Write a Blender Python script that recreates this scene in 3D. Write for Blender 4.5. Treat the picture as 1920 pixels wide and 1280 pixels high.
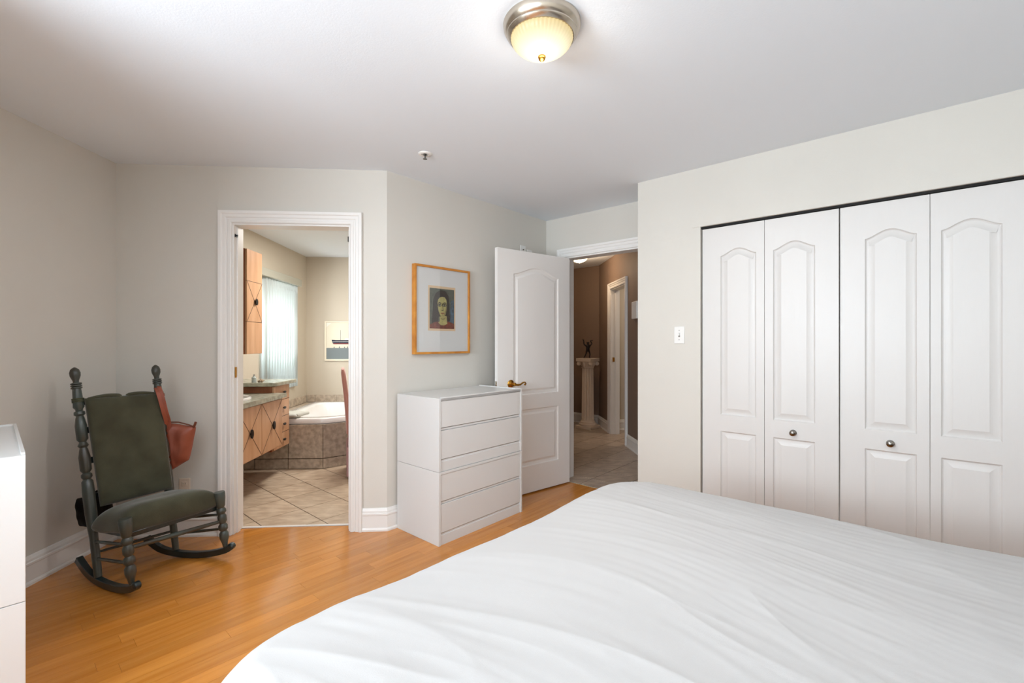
import bpy, bmesh, math, random
from math import pi, sin, cos, sqrt, radians
from mathutils import Vector, Matrix, noise
from mathutils.geometry import tessellate_polygon

for o in list(bpy.data.objects):
    bpy.data.objects.remove(o, do_unlink=True)
scene = bpy.context.scene
COL = scene.collection
random.seed(11)
S2 = sqrt(.5)
H = 2.44

# ------------------------------------------------------------------ camera
cd = bpy.data.cameras.new('camera')
cd.sensor_width = 36
cd.lens = 871 / 1920 * 36
cd.clip_start = .02
cam = bpy.data.objects.new('camera', cd)
COL.objects.link(cam)
cam.location = (0, 0, 1.28)
cam.rotation_euler = (pi / 2, 0, radians(-3.3))
scene.camera = cam

# ------------------------------------------------------------------ light
scene.view_settings.view_transform = 'Standard'
scene.view_settings.look = 'None'
scene.view_settings.gamma = 1
scene.view_settings.use_curve_mapping = False
scene.view_settings.exposure = 0.52
W = bpy.data.worlds.new('world')
scene.world = W
W.use_nodes = True
W.node_tree.nodes['Background'].inputs[0].default_value = (.82, .91, 1, 1)
W.node_tree.nodes['Background'].inputs[1].default_value = 1.4


def frame(o, ex):
    """Frame for something on a wall: x runs left to right as seen from the room, y goes into the wall."""
    ex = Vector((ex[0], ex[1], 0)).normalized()
    ez = Vector((0, 0, 1))
    ey = ez.cross(ex)
    m = Matrix.Identity(4)
    for i, c in enumerate((ex, ey, ez)):
        for j in range(3):
            m[j][i] = c[j]
    m.translation = Vector((o[0], o[1], o[2] if len(o) > 2 else 0))
    return m


def light(name, kind, loc, power, color, size=(1, 1), rot=None, direction=None, spread=None):
    l = bpy.data.lights.new(name, kind)
    l.energy = power
    l.color = color
    if kind == 'AREA':
        l.shape = 'RECTANGLE'
        l.size, l.size_y = size
        if spread:
            l.spread = spread
    else:
        l.shadow_soft_size = size[0]
    o = bpy.data.objects.new(name, l)
    COL.objects.link(o)
    o.location = loc
    if direction is not None:
        o.rotation_euler = Vector(direction).to_track_quat('-Z', 'Z').to_euler()
    return o


FA = frame((-2.402, 3.171), (1.735, .029))       # wall with the bathroom doorway
FB = frame((-.667, 3.2), (S2, S2))               # wall with the picture
FC = frame((.587, 4.455), (S2, -S2))             # wall with the hall door
FD = frame((1.116, 3.343), (S2, -S2))            # closet wall
FL = frame((-2.402, 0), (0, 1))                  # left wall
FN = frame((-.339, -1.923), (-S2, S2))            # window wall behind the camera
FR = frame((3.02, 1.437), (-S2, -S2))            # right wall
FBL = frame((-2.45, 0), (0, 1))                  # bathroom left wall
FBK = frame((-2.45, 6.52), (1, 0))               # bathroom back wall
WIN = ((.18, 1.75, .85, 2.18), (1.98, 2.86, .85, 2.18))   # x0, x1, z0, z1 in FN
BWIN = (5.22, 6.07, .74, 2.0)                               # bathroom window in FBL

n_dir = FN.to_3x3() @ Vector((0, -1, 0))
for (x0, x1, z0, z1), p in zip(WIN, (26, 92)):
    light('window_daylight', 'AREA', FN @ Vector(((x0 + x1) / 2, .10, (z0 + z1) / 2)), p, (.81, .91, 1), (x1 - x0, z1 - z0), direction=n_dir + Vector((0, 0, .78)))
light('bathroom_daylight', 'AREA', (-2.62, (BWIN[0] + BWIN[1]) / 2, 1.37), 30, (.88, .95, 1), (BWIN[1] - BWIN[0], 1.25), direction=(1, 0, 0))
light('bathroom_fill', 'AREA', (-1.3, 5.0, 2.42), 27, (1, .97, .92), (.5, .5), direction=(0, 0, -1))  # unseen ceiling fill light added to brighten the bathroom
light('side_room_fill', 'AREA', (2.6, 6.0, 2.42), 7, (1, .85, .7), (.4, .4), direction=(0, 0, -1))  # added out-of-view light for the room past the far doorway
light('bedroom_bulb', 'POINT', (.207, 1.691, 2.385), 1.3, (1, .92, .82), (.05,))
light('bedroom_lamp_glow', 'AREA', (.207, 1.691, 2.295), 9, (1, .97, .94), (.2, .2), direction=(0, 0, -1))
light('hall_bulb', 'POINT', (1.262, 6.17, 2.40), 7, (1, .74, .5), (.03,))


# ------------------------------------------------------------------ materials
def lin(c):
    return tuple((v / 12.92 if v <= .04045 else ((v + .055) / 1.055) ** 2.4) for v in (x / 255 for x in c)) + (1,)


MATS = {}


def mat(name, rgb, rough=.5, metal=0, spec=.5, var=0, vscale=8, rgb2=None, bump=0, bscale=60, stretch=None,
        coat=0, sheen=0, emit=0, emit_rgb=None, trans=0, obj_var=0, detail=4, aniso_bump=None):
    if name in MATS:
        return MATS[name]
    m = bpy.data.materials.new(name)
    m.use_nodes = True
    nt = m.node_tree
    b = nt.nodes['Principled BSDF']
    b.inputs['Base Color'].default_value = lin(rgb)
    b.inputs['Roughness'].default_value = rough
    b.inputs['Metallic'].default_value = metal
    b.inputs['Specular IOR Level'].default_value = spec
    b.inputs['Coat Weight'].default_value = coat
    b.inputs['Coat Roughness'].default_value = .12
    b.inputs['Sheen Weight'].default_value = sheen
    b.inputs['Sheen Roughness'].default_value = .4
    if emit:
        b.inputs['Emission Color'].default_value = lin(emit_rgb or rgb)
        b.inputs['Emission Strength'].default_value = emit
    if trans:
        b.inputs['Transmission Weight'].default_value = trans
    tc = nt.nodes.new('ShaderNodeTexCoord')
    mp = nt.nodes.new('ShaderNodeMapping')
    nt.links.new(tc.outputs['Object'], mp.inputs[0])
    if stretch:
        mp.inputs['Scale'].default_value = stretch
    if var or rgb2:
        nz = nt.nodes.new('ShaderNodeTexNoise')
        nz.inputs['Scale'].default_value = vscale
        nz.inputs['Detail'].default_value = detail
        nt.links.new(mp.outputs[0], nz.inputs[0])
        r = nt.nodes.new('ShaderNodeValToRGB')
        r.color_ramp.elements[0].position = .35
        r.color_ramp.elements[1].position = .66
        c1 = rgb
        c2 = rgb2 or tuple(max(0, x * (1 - var)) for x in rgb)
        r.color_ramp.elements[0].color = lin(c2)
        r.color_ramp.elements[1].color = lin(c1)
        nt.links.new(nz.outputs[0], r.inputs[0])
        out = r.outputs[0]
        if obj_var:
            oi = nt.nodes.new('ShaderNodeObjectInfo')
            hs = nt.nodes.new('ShaderNodeHueSaturation')
            mr = nt.nodes.new('ShaderNodeMapRange')
            mr.inputs[3].default_value = 1 - obj_var
            mr.inputs[4].default_value = 1 + obj_var
            nt.links.new(oi.outputs['Random'], mr.inputs[0])
            nt.links.new(mr.outputs[0], hs.inputs['Value'])
            nt.links.new(out, hs.inputs['Color'])
            out = hs.outputs[0]
        nt.links.new(out, b.inputs['Base Color'])
    if bump:
        n2 = nt.nodes.new('ShaderNodeTexNoise')
        n2.inputs['Scale'].default_value = bscale
        n2.inputs['Detail'].default_value = 3
        nt.links.new(mp.outputs[0], n2.inputs[0])
        bp = nt.nodes.new('ShaderNodeBump')
        bp.inputs['Strength'].default_value = bump
        bp.inputs['Distance'].default_value = .002
        nt.links.new(n2.outputs[0], bp.inputs['Height'])
        nt.links.new(bp.outputs[0], b.inputs['Normal'])
    MATS[name] = m
    return m


M_WALL = mat('beige wall paint', (220, 215, 206), .65, bump=.25, bscale=220, var=.015, vscale=1.5)
M_CEIL = mat('white ceiling paint', (236, 242, 248), .8, bump=.2, bscale=160)
M_TRIM = mat('white gloss trim paint', (242, 239, 235), .36)
M_DOOR = mat('white door paint', (222, 218, 214), .38, bump=.22, bscale=1.0, stretch=(260, 260, 9))
M_HDOOR = mat('white hall door paint', (238, 234, 230), .36)
M_BROWN = mat('taupe hall paint', (136, 114, 98), .65, bump=.2, bscale=200)
M_BATH = mat('sand bathroom paint', (206, 195, 177), .65, bump=.2, bscale=200)
M_LAM = mat('white laminate', (222, 221, 219), .28)
M_DARK = mat('dark gap', (22, 22, 22), .8)
M_BRASS = mat('polished brass', (190, 140, 60), .22, 1)
M_NICKEL = mat('brushed nickel', (196, 186, 172), .24, 1)
M_KNOB = mat('satin nickel knob', (150, 146, 140), .2, 1)
M_BLACK = mat('black', (10, 10, 10), .35)
M_PLATE = mat('white plastic', (240, 238, 234), .35)
M_GROUT = mat('brown grout', (70, 54, 42), .9)
M_TILE = mat('beige floor tile', (216, 196, 172), .38, vscale=9, rgb2=(188, 164, 138), bump=.25, bscale=30, stretch=(1, 2.2, 1), obj_var=.06)
M_TILEG = mat('grey floor tile', (196, 178, 160), .36, vscale=9, rgb2=(166, 148, 132), bump=.25, bscale=30, stretch=(1, 2.2, 1), obj_var=.06)
M_TUBTILE = mat('mottled wall tile', (208, 194, 176), .4, vscale=22, rgb2=(172, 156, 138), bump=.35, bscale=45, obj_var=.05, detail=8)
M_MAPLE = mat('maple veneer', (220, 174, 136), .35, vscale=5, rgb2=(204, 154, 115), stretch=(3, 3, .5), bump=.05)
M_CHERRY = mat('reddish maple side', (160, 98, 62), .38, vscale=5, rgb2=(140, 82, 52), stretch=(3, 3, .5))
M_INLAY = mat('dark inlay', (52, 26, 16), .5)
M_STONE = mat('grey green stone', (186, 184, 166), .25, vscale=22, rgb2=(150, 150, 134), detail=8)
M_PORC = mat('white porcelain', (240, 238, 236), .12, coat=.5)
M_GREEN = mat('dark green painted wood', (66, 78, 73), .36, vscale=7, rgb2=(58, 52, 42), stretch=(1, 1, .35), bump=.15, bscale=70, coat=.25)
M_TEAL = mat('blackish teal painted wood', (28, 44, 46), .3, vscale=9, rgb2=(24, 30, 28), bump=.1, coat=.3)
M_VELVET = mat('olive velvet', (82, 81, 64), .9, vscale=7, rgb2=(68, 66, 51), bump=.5, bscale=500, sheen=.5, spec=.15)
M_LEATHER = mat('tan red leather', (156, 82, 60), .42, vscale=10, rgb2=(136, 68, 48), bump=.25, bscale=25)
M_LEATHER2 = mat('brown leather trim', (110, 56, 36), .5)
M_CLOTH = mat('white cotton', (184, 181, 179), .85, bump=.15, bscale=700, sheen=.15, spec=.2)
M_TOWEL = mat('grey white towel', (206, 205, 196), .95, bump=.8, bscale=300)
M_PINK = mat('dusty pink fabric', (196, 140, 130), .85, bump=.3, bscale=300, sheen=.4)
M_GOLDW = mat('golden wood frame', (214, 146, 58), .38, vscale=12, rgb2=(188, 118, 40), stretch=(1, 1, 1), bump=.1)
M_MATB = mat('pale grey mat board', (214, 214, 212), .8)
M_PAPER = mat('aged paper', (214, 186, 150), .8)
M_PLASTER = mat('cream plaster', (226, 208, 190), .6, bump=.15, bscale=60)
M_BRONZE = mat('dark bronze', (44, 38, 38), .35, .6)
M_CREAMF = mat('cream picture frame', (238, 226, 204), .4)
M_PVC = mat('white vinyl window', (240, 242, 242), .35)
M_MATT = mat('mattress ticking', (220, 218, 212), .9)
M_BEDW = mat('dark bed wood', (80, 56, 40), .5)

# window glass
M_GLASS = bpy.data.materials.new('clear glass')
M_GLASS.use_nodes = True
nt = M_GLASS.node_tree
for n in list(nt.nodes):
    nt.nodes.remove(n)
o_ = nt.nodes.new('ShaderNodeOutputMaterial')
mx = nt.nodes.new('ShaderNodeMixShader')
tr = nt.nodes.new('ShaderNodeBsdfTransparent')
gl = nt.nodes.new('ShaderNodeBsdfGlossy')
gl.inputs['Roughness'].default_value = .02
mx.inputs[0].default_value = .06
nt.links.new(tr.outputs[0], mx.inputs[1])
nt.links.new(gl.outputs[0], mx.inputs[2])
nt.links.new(mx.outputs[0], o_.inputs[0])

# translucent blind slats
M_SLAT = bpy.data.materials.new('translucent white slat')
M_SLAT.use_nodes = True
nt = M_SLAT.node_tree
for n in list(nt.nodes):
    nt.nodes.remove(n)
o_ = nt.nodes.new('ShaderNodeOutputMaterial')
mx = nt.nodes.new('ShaderNodeMixShader')
df = nt.nodes.new('ShaderNodeBsdfDiffuse')
tl = nt.nodes.new('ShaderNodeBsdfTranslucent')
df.inputs[0].default_value = (.82, .84, .82, 1)
tl.inputs[0].default_value = (.72, .78, .77, 1)
mx.inputs[0].default_value = .55
nt.links.new(df.outputs[0], mx.inputs[1])
nt.links.new(tl.outputs[0], mx.inputs[2])
nt.links.new(mx.outputs[0], o_.inputs[0])


def wood_floor():
    m = bpy.data.materials.new('honey oak strip floor')
    m.use_nodes = True
    nt = m.node_tree
    L = nt.links.new
    b = nt.nodes['Principled BSDF']
    tc = nt.nodes.new('ShaderNodeTexCoord')
    rot = nt.nodes.new('ShaderNodeMapping')
    rot.inputs['Rotation'].default_value = (0, 0, radians(-45))
    L(tc.outputs['Object'], rot.inputs[0])
    oi = nt.nodes.new('ShaderNodeObjectInfo')
    mul = nt.nodes.new('ShaderNodeMath'); mul.operation = 'MULTIPLY'; mul.inputs[1].default_value = 37
    L(oi.outputs['Random'], mul.inputs[0])
    cmb = nt.nodes.new('ShaderNodeCombineXYZ')
    L(mul.outputs[0], cmb.inputs[0]); L(mul.outputs[0], cmb.inputs[2])
    add = nt.nodes.new('ShaderNodeVectorMath'); add.operation = 'ADD'
    L(rot.outputs[0], add.inputs[0]); L(cmb.outputs[0], add.inputs[1])
    sc = nt.nodes.new('ShaderNodeMapping'); sc.inputs['Scale'].default_value = (.8, 12, 1)
    L(add.outputs[0], sc.inputs[0])
    n1 = nt.nodes.new('ShaderNodeTexNoise'); n1.inputs['Scale'].default_value = 2.6; n1.inputs['Detail'].default_value = 6
    n1.inputs['Distortion'].default_value = .5
    L(sc.outputs[0], n1.inputs[0])
    r = nt.nodes.new('ShaderNodeValToRGB')
    r.color_ramp.elements[0].position = .3
    r.color_ramp.elements[1].position = .7
    r.color_ramp.elements[0].color = lin((196, 122, 44))
    r.color_ramp.elements[1].color = lin((214, 142, 62))
    L(n1.outputs[0], r.inputs[0])
    # fine pores
    sc2 = nt.nodes.new('ShaderNodeMapping'); sc2.inputs['Scale'].default_value = (5, 170, 1)
    L(add.outputs[0], sc2.inputs[0])
    n2 = nt.nodes.new('ShaderNodeTexNoise'); n2.inputs['Scale'].default_value = 3; n2.inputs['Detail'].default_value = 3
    L(sc2.outputs[0], n2.inputs[0])
    mr2 = nt.nodes.new('ShaderNodeMapRange'); mr2.inputs[1].default_value = .3; mr2.inputs[2].default_value = .7
    mr2.inputs[3].default_value = .95; mr2.inputs[4].default_value = 1.02
    L(n2.outputs[0], mr2.inputs[0])
    mr = nt.nodes.new('ShaderNodeMapRange'); mr.inputs[3].default_value = .88; mr.inputs[4].default_value = 1.06
    L(oi.outputs['Random'], mr.inputs[0])
    mm = nt.nodes.new('ShaderNodeMath'); mm.operation = 'MULTIPLY'
    L(mr.outputs[0], mm.inputs[0]); L(mr2.outputs[0], mm.inputs[1])
    hs = nt.nodes.new('ShaderNodeHueSaturation')
    L(r.outputs[0], hs.inputs['Color']); L(mm.outputs[0], hs.inputs['Value'])
    L(hs.outputs[0], b.inputs['Base Color'])
    b.inputs['Roughness'].default_value = .24
    b.inputs['Coat Weight'].default_value = .35
    b.inputs['Coat Roughness'].default_value = .1
    return m


M_WOOD = wood_floor()

# ribbed lamp glass
M_SHADE = mat('warm lit glass', (120, 108, 80), .35, emit=.8, spec=.25)
nt = M_SHADE.node_tree
tc = nt.nodes.new('ShaderNodeTexCoord')
sx = nt.nodes.new('ShaderNodeSeparateXYZ')
mr = nt.nodes.new('ShaderNodeMapRange')
mr.inputs[1].default_value = -.046
mr.inputs[2].default_value = -.108
cr = nt.nodes.new('ShaderNodeValToRGB')
cr.color_ramp.elements[0].color = (.56, .40, .17, 1)
cr.color_ramp.elements[1].color = (.95, .90, .72, 1)
e_ = cr.color_ramp.elements.new(.35)
e_.color = (.62, .52, .30, 1)
nt.links.new(tc.outputs['Object'], sx.inputs[0])
nt.links.new(sx.outputs[2], mr.inputs[0])
nt.links.new(mr.outputs[0], cr.inputs[0])
nt.links.new(cr.outputs[0], nt.nodes['Principled BSDF'].inputs['Emission Color'])
M_SHADE2 = mat('hall lit glass', (255, 240, 215), .3, emit=2.2, emit_rgb=(255, 236, 200))


# ------------------------------------------------------------------ mesh helpers
class MB:
    def __init__(self):
        self.v = []
        self.f = []

    def add(self, vs, fs):
        n = len(self.v)
        self.v += [tuple(v) for v in vs]
        self.f += [tuple(i + n for i in f) for f in fs]
        return self

    def box(self, a, b, m=None):
        x0, y0, z0 = a
        x1, y1, z1 = b
        vs = [Vector((x, y, z)) for z in (z0, z1) for y in (y0, y1) for x in (x0, x1)]
        if m:
            vs = [m @ v for v in vs]
        return self.add(vs, [(0, 2, 3, 1), (4, 5, 7, 6), (0, 1, 5, 4), (2, 6, 7, 3), (0, 4, 6, 2), (1, 3, 7, 5)])

    def prism(self, pts, z0, z1, m=None, inset=0):
        """pts: polygon in xy; extruded in z."""
        n = len(pts)
        lo = [Vector((p[0], p[1], z0)) for p in pts]
        if inset:
            pts = offset_poly(pts, inset)
        hi = [Vector((p[0], p[1], z1)) for p in pts]
        vs = lo + hi
        if m:
            vs = [m @ v for v in vs]
        fs = [tuple(range(n))[::-1], tuple(range(n, 2 * n))]
        fs += [(i, (i + 1) % n, (i + 1) % n + n, i + n) for i in range(n)]
        return self.add(vs, fs)

    def plate(self, pts, y0, y1, m=None):
        """pts: polygon in xz; extruded in y (concave allowed)."""
        n = len(pts)
        a = [Vector((p[0], y0, p[1])) for p in pts]
        b = [Vector((p[0], y1, p[1])) for p in pts]
        tri = tessellate_polygon([[Vector((p[0], p[1], 0)) for p in pts]])
        fs = [tuple(t) for t in tri] + [tuple(i + n for i in t[::-1]) for t in tri]
        fs += [(i, (i + 1) % n, (i + 1) % n + n, i + n) for i in range(n)]
        vs = a + b
        if m:
            vs = [m @ v for v in vs]
        return self.add(vs, fs)

    def lathe(self, prof, o=(0, 0, 0), axis=(0, 0, 1), seg=24, flute=None, phase=0):
        """prof: (distance along axis, radius)"""
        o = Vector(o)
        ax = Vector(axis).normalized()
        t = Vector((1, 0, 0)) if abs(ax.x) < .8 else Vector((0, 1, 0))
        e1 = ax.cross(t).normalized()
        e2 = ax.cross(e1)
        vs = []
        for (h, r) in prof:
            for i in range(seg):
                a = 2 * pi * i / seg + phase
                rr = r * (flute(a, h) if flute else 1)
                vs.append(o + ax * h + e1 * (rr * cos(a)) + e2 * (rr * sin(a)))
        fs = []
        for j in range(len(prof) - 1):
            for i in range(seg):
                k = (i + 1) % seg
                fs.append((j * seg + i, j * seg + k, (j + 1) * seg + k, (j + 1) * seg + i))
        fs.append(tuple(range(seg))[::-1])
        fs.append(tuple((len(prof) - 1) * seg + i for i in range(seg)))
        return self.add(vs, fs)

    def tube(self, path, r, seg=10):
        path = [Vector(p) for p in path]
        n = len(path)
        rs = r if isinstance(r, (list, tuple)) else [r] * n
        ref = None
        vs = []
        for i, p in enumerate(path):
            d = (path[min(i + 1, n - 1)] - path[max(i - 1, 0)]).normalized()
            if ref is None:
                t = Vector((0, 0, 1)) if abs(d.z) < .9 else Vector((1, 0, 0))
                ref = d.cross(t).normalized()
            e1 = (ref - d * ref.dot(d)).normalized()
            ref = e1
            e2 = d.cross(e1)
            for k in range(seg):
                a = 2 * pi * k / seg
                vs.append(p + e1 * rs[i] * cos(a) + e2 * rs[i] * sin(a))
        fs = []
        for j in range(n - 1):
            for i in range(seg):
                k = (i + 1) % seg
                fs.append((j * seg + i, j * seg + k, (j + 1) * seg + k, (j + 1) * seg + i))
        fs.append(tuple(range(seg))[::-1])
        fs.append(tuple((n - 1) * seg + i for i in range(seg)))
        return self.add(vs, fs)

    def ribbon(self, path, w, th, side):
        """flat bar swept along a path; side = direction of its width."""
        path = [Vector(p) for p in path]
        n = len(path)
        vs = []
        for i, p in enumerate(path):
            d = (path[min(i + 1, n - 1)] - path[max(i - 1, 0)]).normalized()
            s = Vector(side)
            s = (s - d * s.dot(d)).normalized()
            u = d.cross(s)
            for a, b in ((-1, -1), (1, -1), (1, 1), (-1, 1)):
                vs.append(p + s * (a * w / 2) + u * (b * th / 2))
        fs = []
        for j in range(n - 1):
            for i in range(4):
                k = (i + 1) % 4
                fs.append((j * 4 + i, j * 4 + k, (j + 1) * 4 + k, (j + 1) * 4 + i))
        fs += [(3, 2, 1, 0), tuple((n - 1) * 4 + i for i in range(4))]
        return self.add(vs, fs)

    def build(self, name, m, parent=None, matrix=None, bevel=0, smooth=35, seg=2, sub=0):
        me = bpy.data.meshes.new(name)
        me.from_pydata(self.v, [], self.f)
        bm = bmesh.new()
        bm.from_mesh(me)
        bmesh.ops.recalc_face_normals(bm, faces=bm.faces)
        bm.to_mesh(me)
        bm.free()
        me.materials.append(m)
        o = bpy.data.objects.new(name, me)
        COL.objects.link(o)
        if parent:
            o.parent = parent
        if matrix:
            o.matrix_world = matrix
        if smooth:
            me.shade_smooth()
            me.set_sharp_from_angle(angle=radians(smooth))
        if bevel:
            b = o.modifiers.new('bevel', 'BEVEL')
            b.width = bevel
            b.segments = seg
            b.limit_method = 'ANGLE'
            b.angle_limit = radians(40)
            b.harden_normals = False
        if sub:
            s = o.modifiers.new('sub', 'SUBSURF')
            s.levels = s.render_levels = sub
        return o


def offset_poly(pts, d):
    """inward offset of a polygon (list of 2D points) by d."""
    n = len(pts)
    area = sum(pts[i][0] * pts[(i + 1) % n][1] - pts[(i + 1) % n][0] * pts[i][1] for i in range(n))
    sg = 1 if area > 0 else -1
    out = []
    for i in range(n):
        p0 = Vector(pts[i - 1][:2]); p1 = Vector(pts[i][:2]); p2 = Vector(pts[(i + 1) % n][:2])
        d1 = (p1 - p0).normalized(); d2 = (p2 - p1).normalized()
        n1 = Vector((-d1.y, d1.x)) * sg; n2 = Vector((-d2.y, d2.x)) * sg
        b = n1 + n2
        k = b.length_squared
        b = b * (2 / k) if k > 1e-6 else n1
        if b.length > 3:
            b = b.normalized() * 3
        q = p1 + b * d
        out.append((q.x, q.y))
    return out


def clip(poly, nx, ny, c):
    """keep nx*x+ny*y <= c"""
    out = []
    n = len(poly)
    for i in range(n):
        a, b = poly[i], poly[(i + 1) % n]
        da = nx * a[0] + ny * a[1] - c
        db = nx * b[0] + ny * b[1] - c
        if da <= 0:
            out.append(a)
        if (da < 0 < db) or (db < 0 < da):
            t = da / (da - db)
            out.append((a[0] + (b[0] - a[0]) * t, a[1] + (b[1] - a[1]) * t))
    return out


def area2(p):
    return abs(sum(p[i][0] * p[(i + 1) % len(p)][1] - p[(i + 1) % len(p)][0] * p[i][1] for i in range(len(p)))) / 2 if len(p) > 2 else 0


def tag(o, label=None, cat=None, group=None, kind=None):
    if label: o['label'] = label
    if cat: o['category'] = cat
    if group: o['group'] = group
    if kind: o['kind'] = kind
    return o


def thing(name, m=None, **kw):
    o = bpy.data.objects.new(name, None)
    o.empty_display_size = .1
    COL.objects.link(o)
    if m is not None:
        o.matrix_world = m
    bpy.context.view_layer.update()
    return tag(o, **kw)


def struct(name, label, mb, m, matrix=None, **kw):
    o = mb.build(name, m, matrix=matrix, **kw)
    return tag(o, label, None, kind='structure')


def T(x, y, z=0):
    return Matrix.Translation((x, y, z))


# ------------------------------------------------------------------ room shell
WT = .12
struct('ceiling', 'smooth white painted ceiling', MB().box((-3.4, -2.4, H), (4.2, 9.0, H + .1)), M_CEIL, smooth=0)


def wall(name, label, fr, length, m, openings=(), x0=0, t=WT, h=H, back=None):
    """wall slab in its frame; openings (x0,x1,z0,z1)"""
    b = MB()
    x = x0
    for (a, c, z0, z1) in sorted(openings):
        b.box((x, 0, 0), (a, t, h))
        if z0 > 0:
            b.box((a, 0, 0), (c, t, z0))
        b.box((a, 0, z1), (c, t, h))
        x = c
    b.box((x, 0, 0), (length, t, h))
    return struct(name, label, b, m, matrix=fr, smooth=0)


BD = (.727, 1.494, 0, 2.066)     # bathroom doorway in FA
HD = (.225, 1.055, 0, 2.062)      # hall doorway in FC
CL = (.45, 1.972, 0, 2.045)      # closet opening in FD
wall('wall_left', 'beige left wall behind the rocking chair', FL, 3.171, M_WALL, x0=1.70)
wall('wall_bathroom_side', 'beige wall around the bathroom doorway', FA, 1.735, M_WALL, (BD,), x0=-.12)
wall('wall_picture_side', 'beige angled wall behind the white chest of drawers', FB, 1.776, M_WALL)
wall('wall_hall_side', 'beige wall above the hall door', FC, 3.6, M_WALL, (HD,), x0=-.12)
wall('wall_closet', 'beige wall around the white closet doors', FD, 2.69, M_WALL, (CL,), t=.1)
wall('wall_closet_end', 'beige end wall of the closet beside the hall door', frame((1.116, 3.343), (-S2, -S2)), -.098, M_WALL, x0=-.404, t=.1)
wall('wall_right', 'beige right wall beside the bed', FR, 4.88, M_WALL)
wall('wall_window', 'beige window wall behind the bed', FN, 3.02, M_WALL, WIN)
wall('wall_added_alcove', 'beige return wall of the added window alcove', frame((-2.475, .212), (S2, S2)), 1.03, M_WALL, x0=-.12)  # unseen alcove added to set the windows back and even the daylight
wall('wall_diagonal', 'beige angled wall behind the left chests', frame((-1.662, 1.025), (-S2, S2)), 1.05, M_WALL)
# bathroom and hall shells
wall('wall_bathroom_left', 'sand coloured bathroom wall with the window', FBL, 6.64, M_BATH, (BWIN,), x0=3.3)
wall('wall_bathroom_back', 'sand coloured bathroom back wall', FBK, 2.2, M_BATH)
wall('wall_bathroom_right', 'sand coloured bathroom right wall', frame((-.35, 6.52), (0, -1)), 2.62, M_BATH, t=.1)
wall('wall_hall_right', 'taupe hall wall with the doorway', frame((1.735, 7.0), (0, -1)), 3.36, M_BROWN, ((.66, 1.34, 0, 2.0),))
wall('wall_hall_back', 'taupe angled hall end wall behind the column', frame((.60, 8.165), (S2, -S2)), 1.68, M_BROWN)
wall('wall_hall_left', 'taupe hall left wall', frame((.62, 4.60), (0, 1)), 3.7, M_BROWN)
wall('wall_side_room', 'beige wall seen through the far doorway', frame((1.855, 6.63), (1, 0)), 1.4, M_BATH)
wall('wall_side_room_right', 'beige right wall of the side room', frame((3.25, 6.63), (0, -1)), 2.5, M_BATH)
wall('wall_side_room_near', 'beige near wall of the side room', frame((3.25, 4.8), (-1, 0)), 1.395, M_BATH)

# wood floor -------------------------------------------------------
fb = MB()
fb.prism([(-2.5, 1.8), (-1.7, 1.0), (-2.55, .2), (-.339, -2.05), (3.2, 1.4), (.95, 4.02), (.60, 4.47), (-.667, 3.24), (-.8, 3.29), (-1.75, 3.29), (-2.5, 3.22)], -.10, -.003)
floor = struct('floor', 'glossy honey coloured oak strip floor', fb, M_DARK, smooth=0)
floor.data.materials[0] = M_WOOD
TB = (3.2 + .667) * S2          # t of wall B
SC = 4.975 * S2                 # s of hall threshold
TD = (3.343 - 1.116) * S2       # t of closet corner


def smin(t):
    return max(-.45 if t > 1.9 else -1.6, sqrt(2) * -2.402 + t)


def smax(t):
    if t < TD:
        return 4.459 * S2
    if t < TB - .02:
        return SC
    y = 3.183
    x = y - t * sqrt(2)
    if -1.66 < x < -.93:
        y = 3.292
    return sqrt(2) * y - t


PW = .077
row = 0
t = .55
while t < 3.95:
    t1 = min(t + PW, 3.953)
    rr = random.Random(row * 7 + 3)
    lo0, lo1 = smin(t), smin(t1)
    hi0, hi1 = smax(t), smax(t1)
    if (t < TB < t1) or (t < TD < t1):
        hi0 = hi1 = max(hi0, hi1)
    lo = max(lo0, lo1)
    s = min(lo0, lo1)
    cuts = []
    c = s + rr.uniform(.1, .9)
    while c < min(hi0, hi1) - .12:
        if c > lo + .12:
            cuts.append(c)
        c += rr.uniform(.38, 1.15)
    edges = [(lo0, lo1)] + [(c, c) for c in cuts] + [(hi0, hi1)]
    for (a0, a1), (b0, b1) in zip(edges, edges[1:]):
        if min(b0 - a0, b1 - a1) < -.001 or max(b0 - a0, b1 - a1) < .01:
            continue
        poly = [((s_ - t_) * S2, (s_ + t_) * S2) for s_, t_ in ((a0, t), (b0, t), (b1, t1), (a1, t1))]
        if area2(poly) < 1e-4:
            continue
        g = .0004
        pl = MB().prism(offset_poly(poly, g), -.003, 0)
        pl.build('plank', M_WOOD, floor, smooth=0)
    t = t1
    row += 1


# tile floors ------------------------------------------------------
def tiles(name, label, base_pts, clips, s0, t0, ps, pt, srange, trange, m):
    f = struct(name, label, MB().prism(base_pts, -.10, -.0025), M_GROUT, smooth=0)
    i0 = int(math.floor((srange[0] - s0) / ps)); i1 = int(math.ceil((srange[1] - s0) / ps))
    j0 = int(math.floor((trange[0] - t0) / pt)); j1 = int(math.ceil((trange[1] - t0) / pt))
    for i in range(i0, i1):
        for j in range(j0, j1):
            a, b, c, d = s0 + i * ps, s0 + (i + 1) * ps, t0 + j * pt, t0 + (j + 1) * pt
            g = .0028 if 'bath' in name else .0036
            poly = [((s_ - t_) * S2, (s_ + t_) * S2) for s_, t_ in ((a + g, c + g), (b - g, c + g), (b - g, d - g), (a + g, d - g))]
            for k in clips:
                poly = clip(poly, *k)
                if len(poly) < 3:
                    break
            if len(poly) < 3 or area2(poly) < .0004:
                continue
            MB().prism(poly, -.0025, .0, inset=.0006).build('tile', m, f, smooth=0)
    return f


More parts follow.
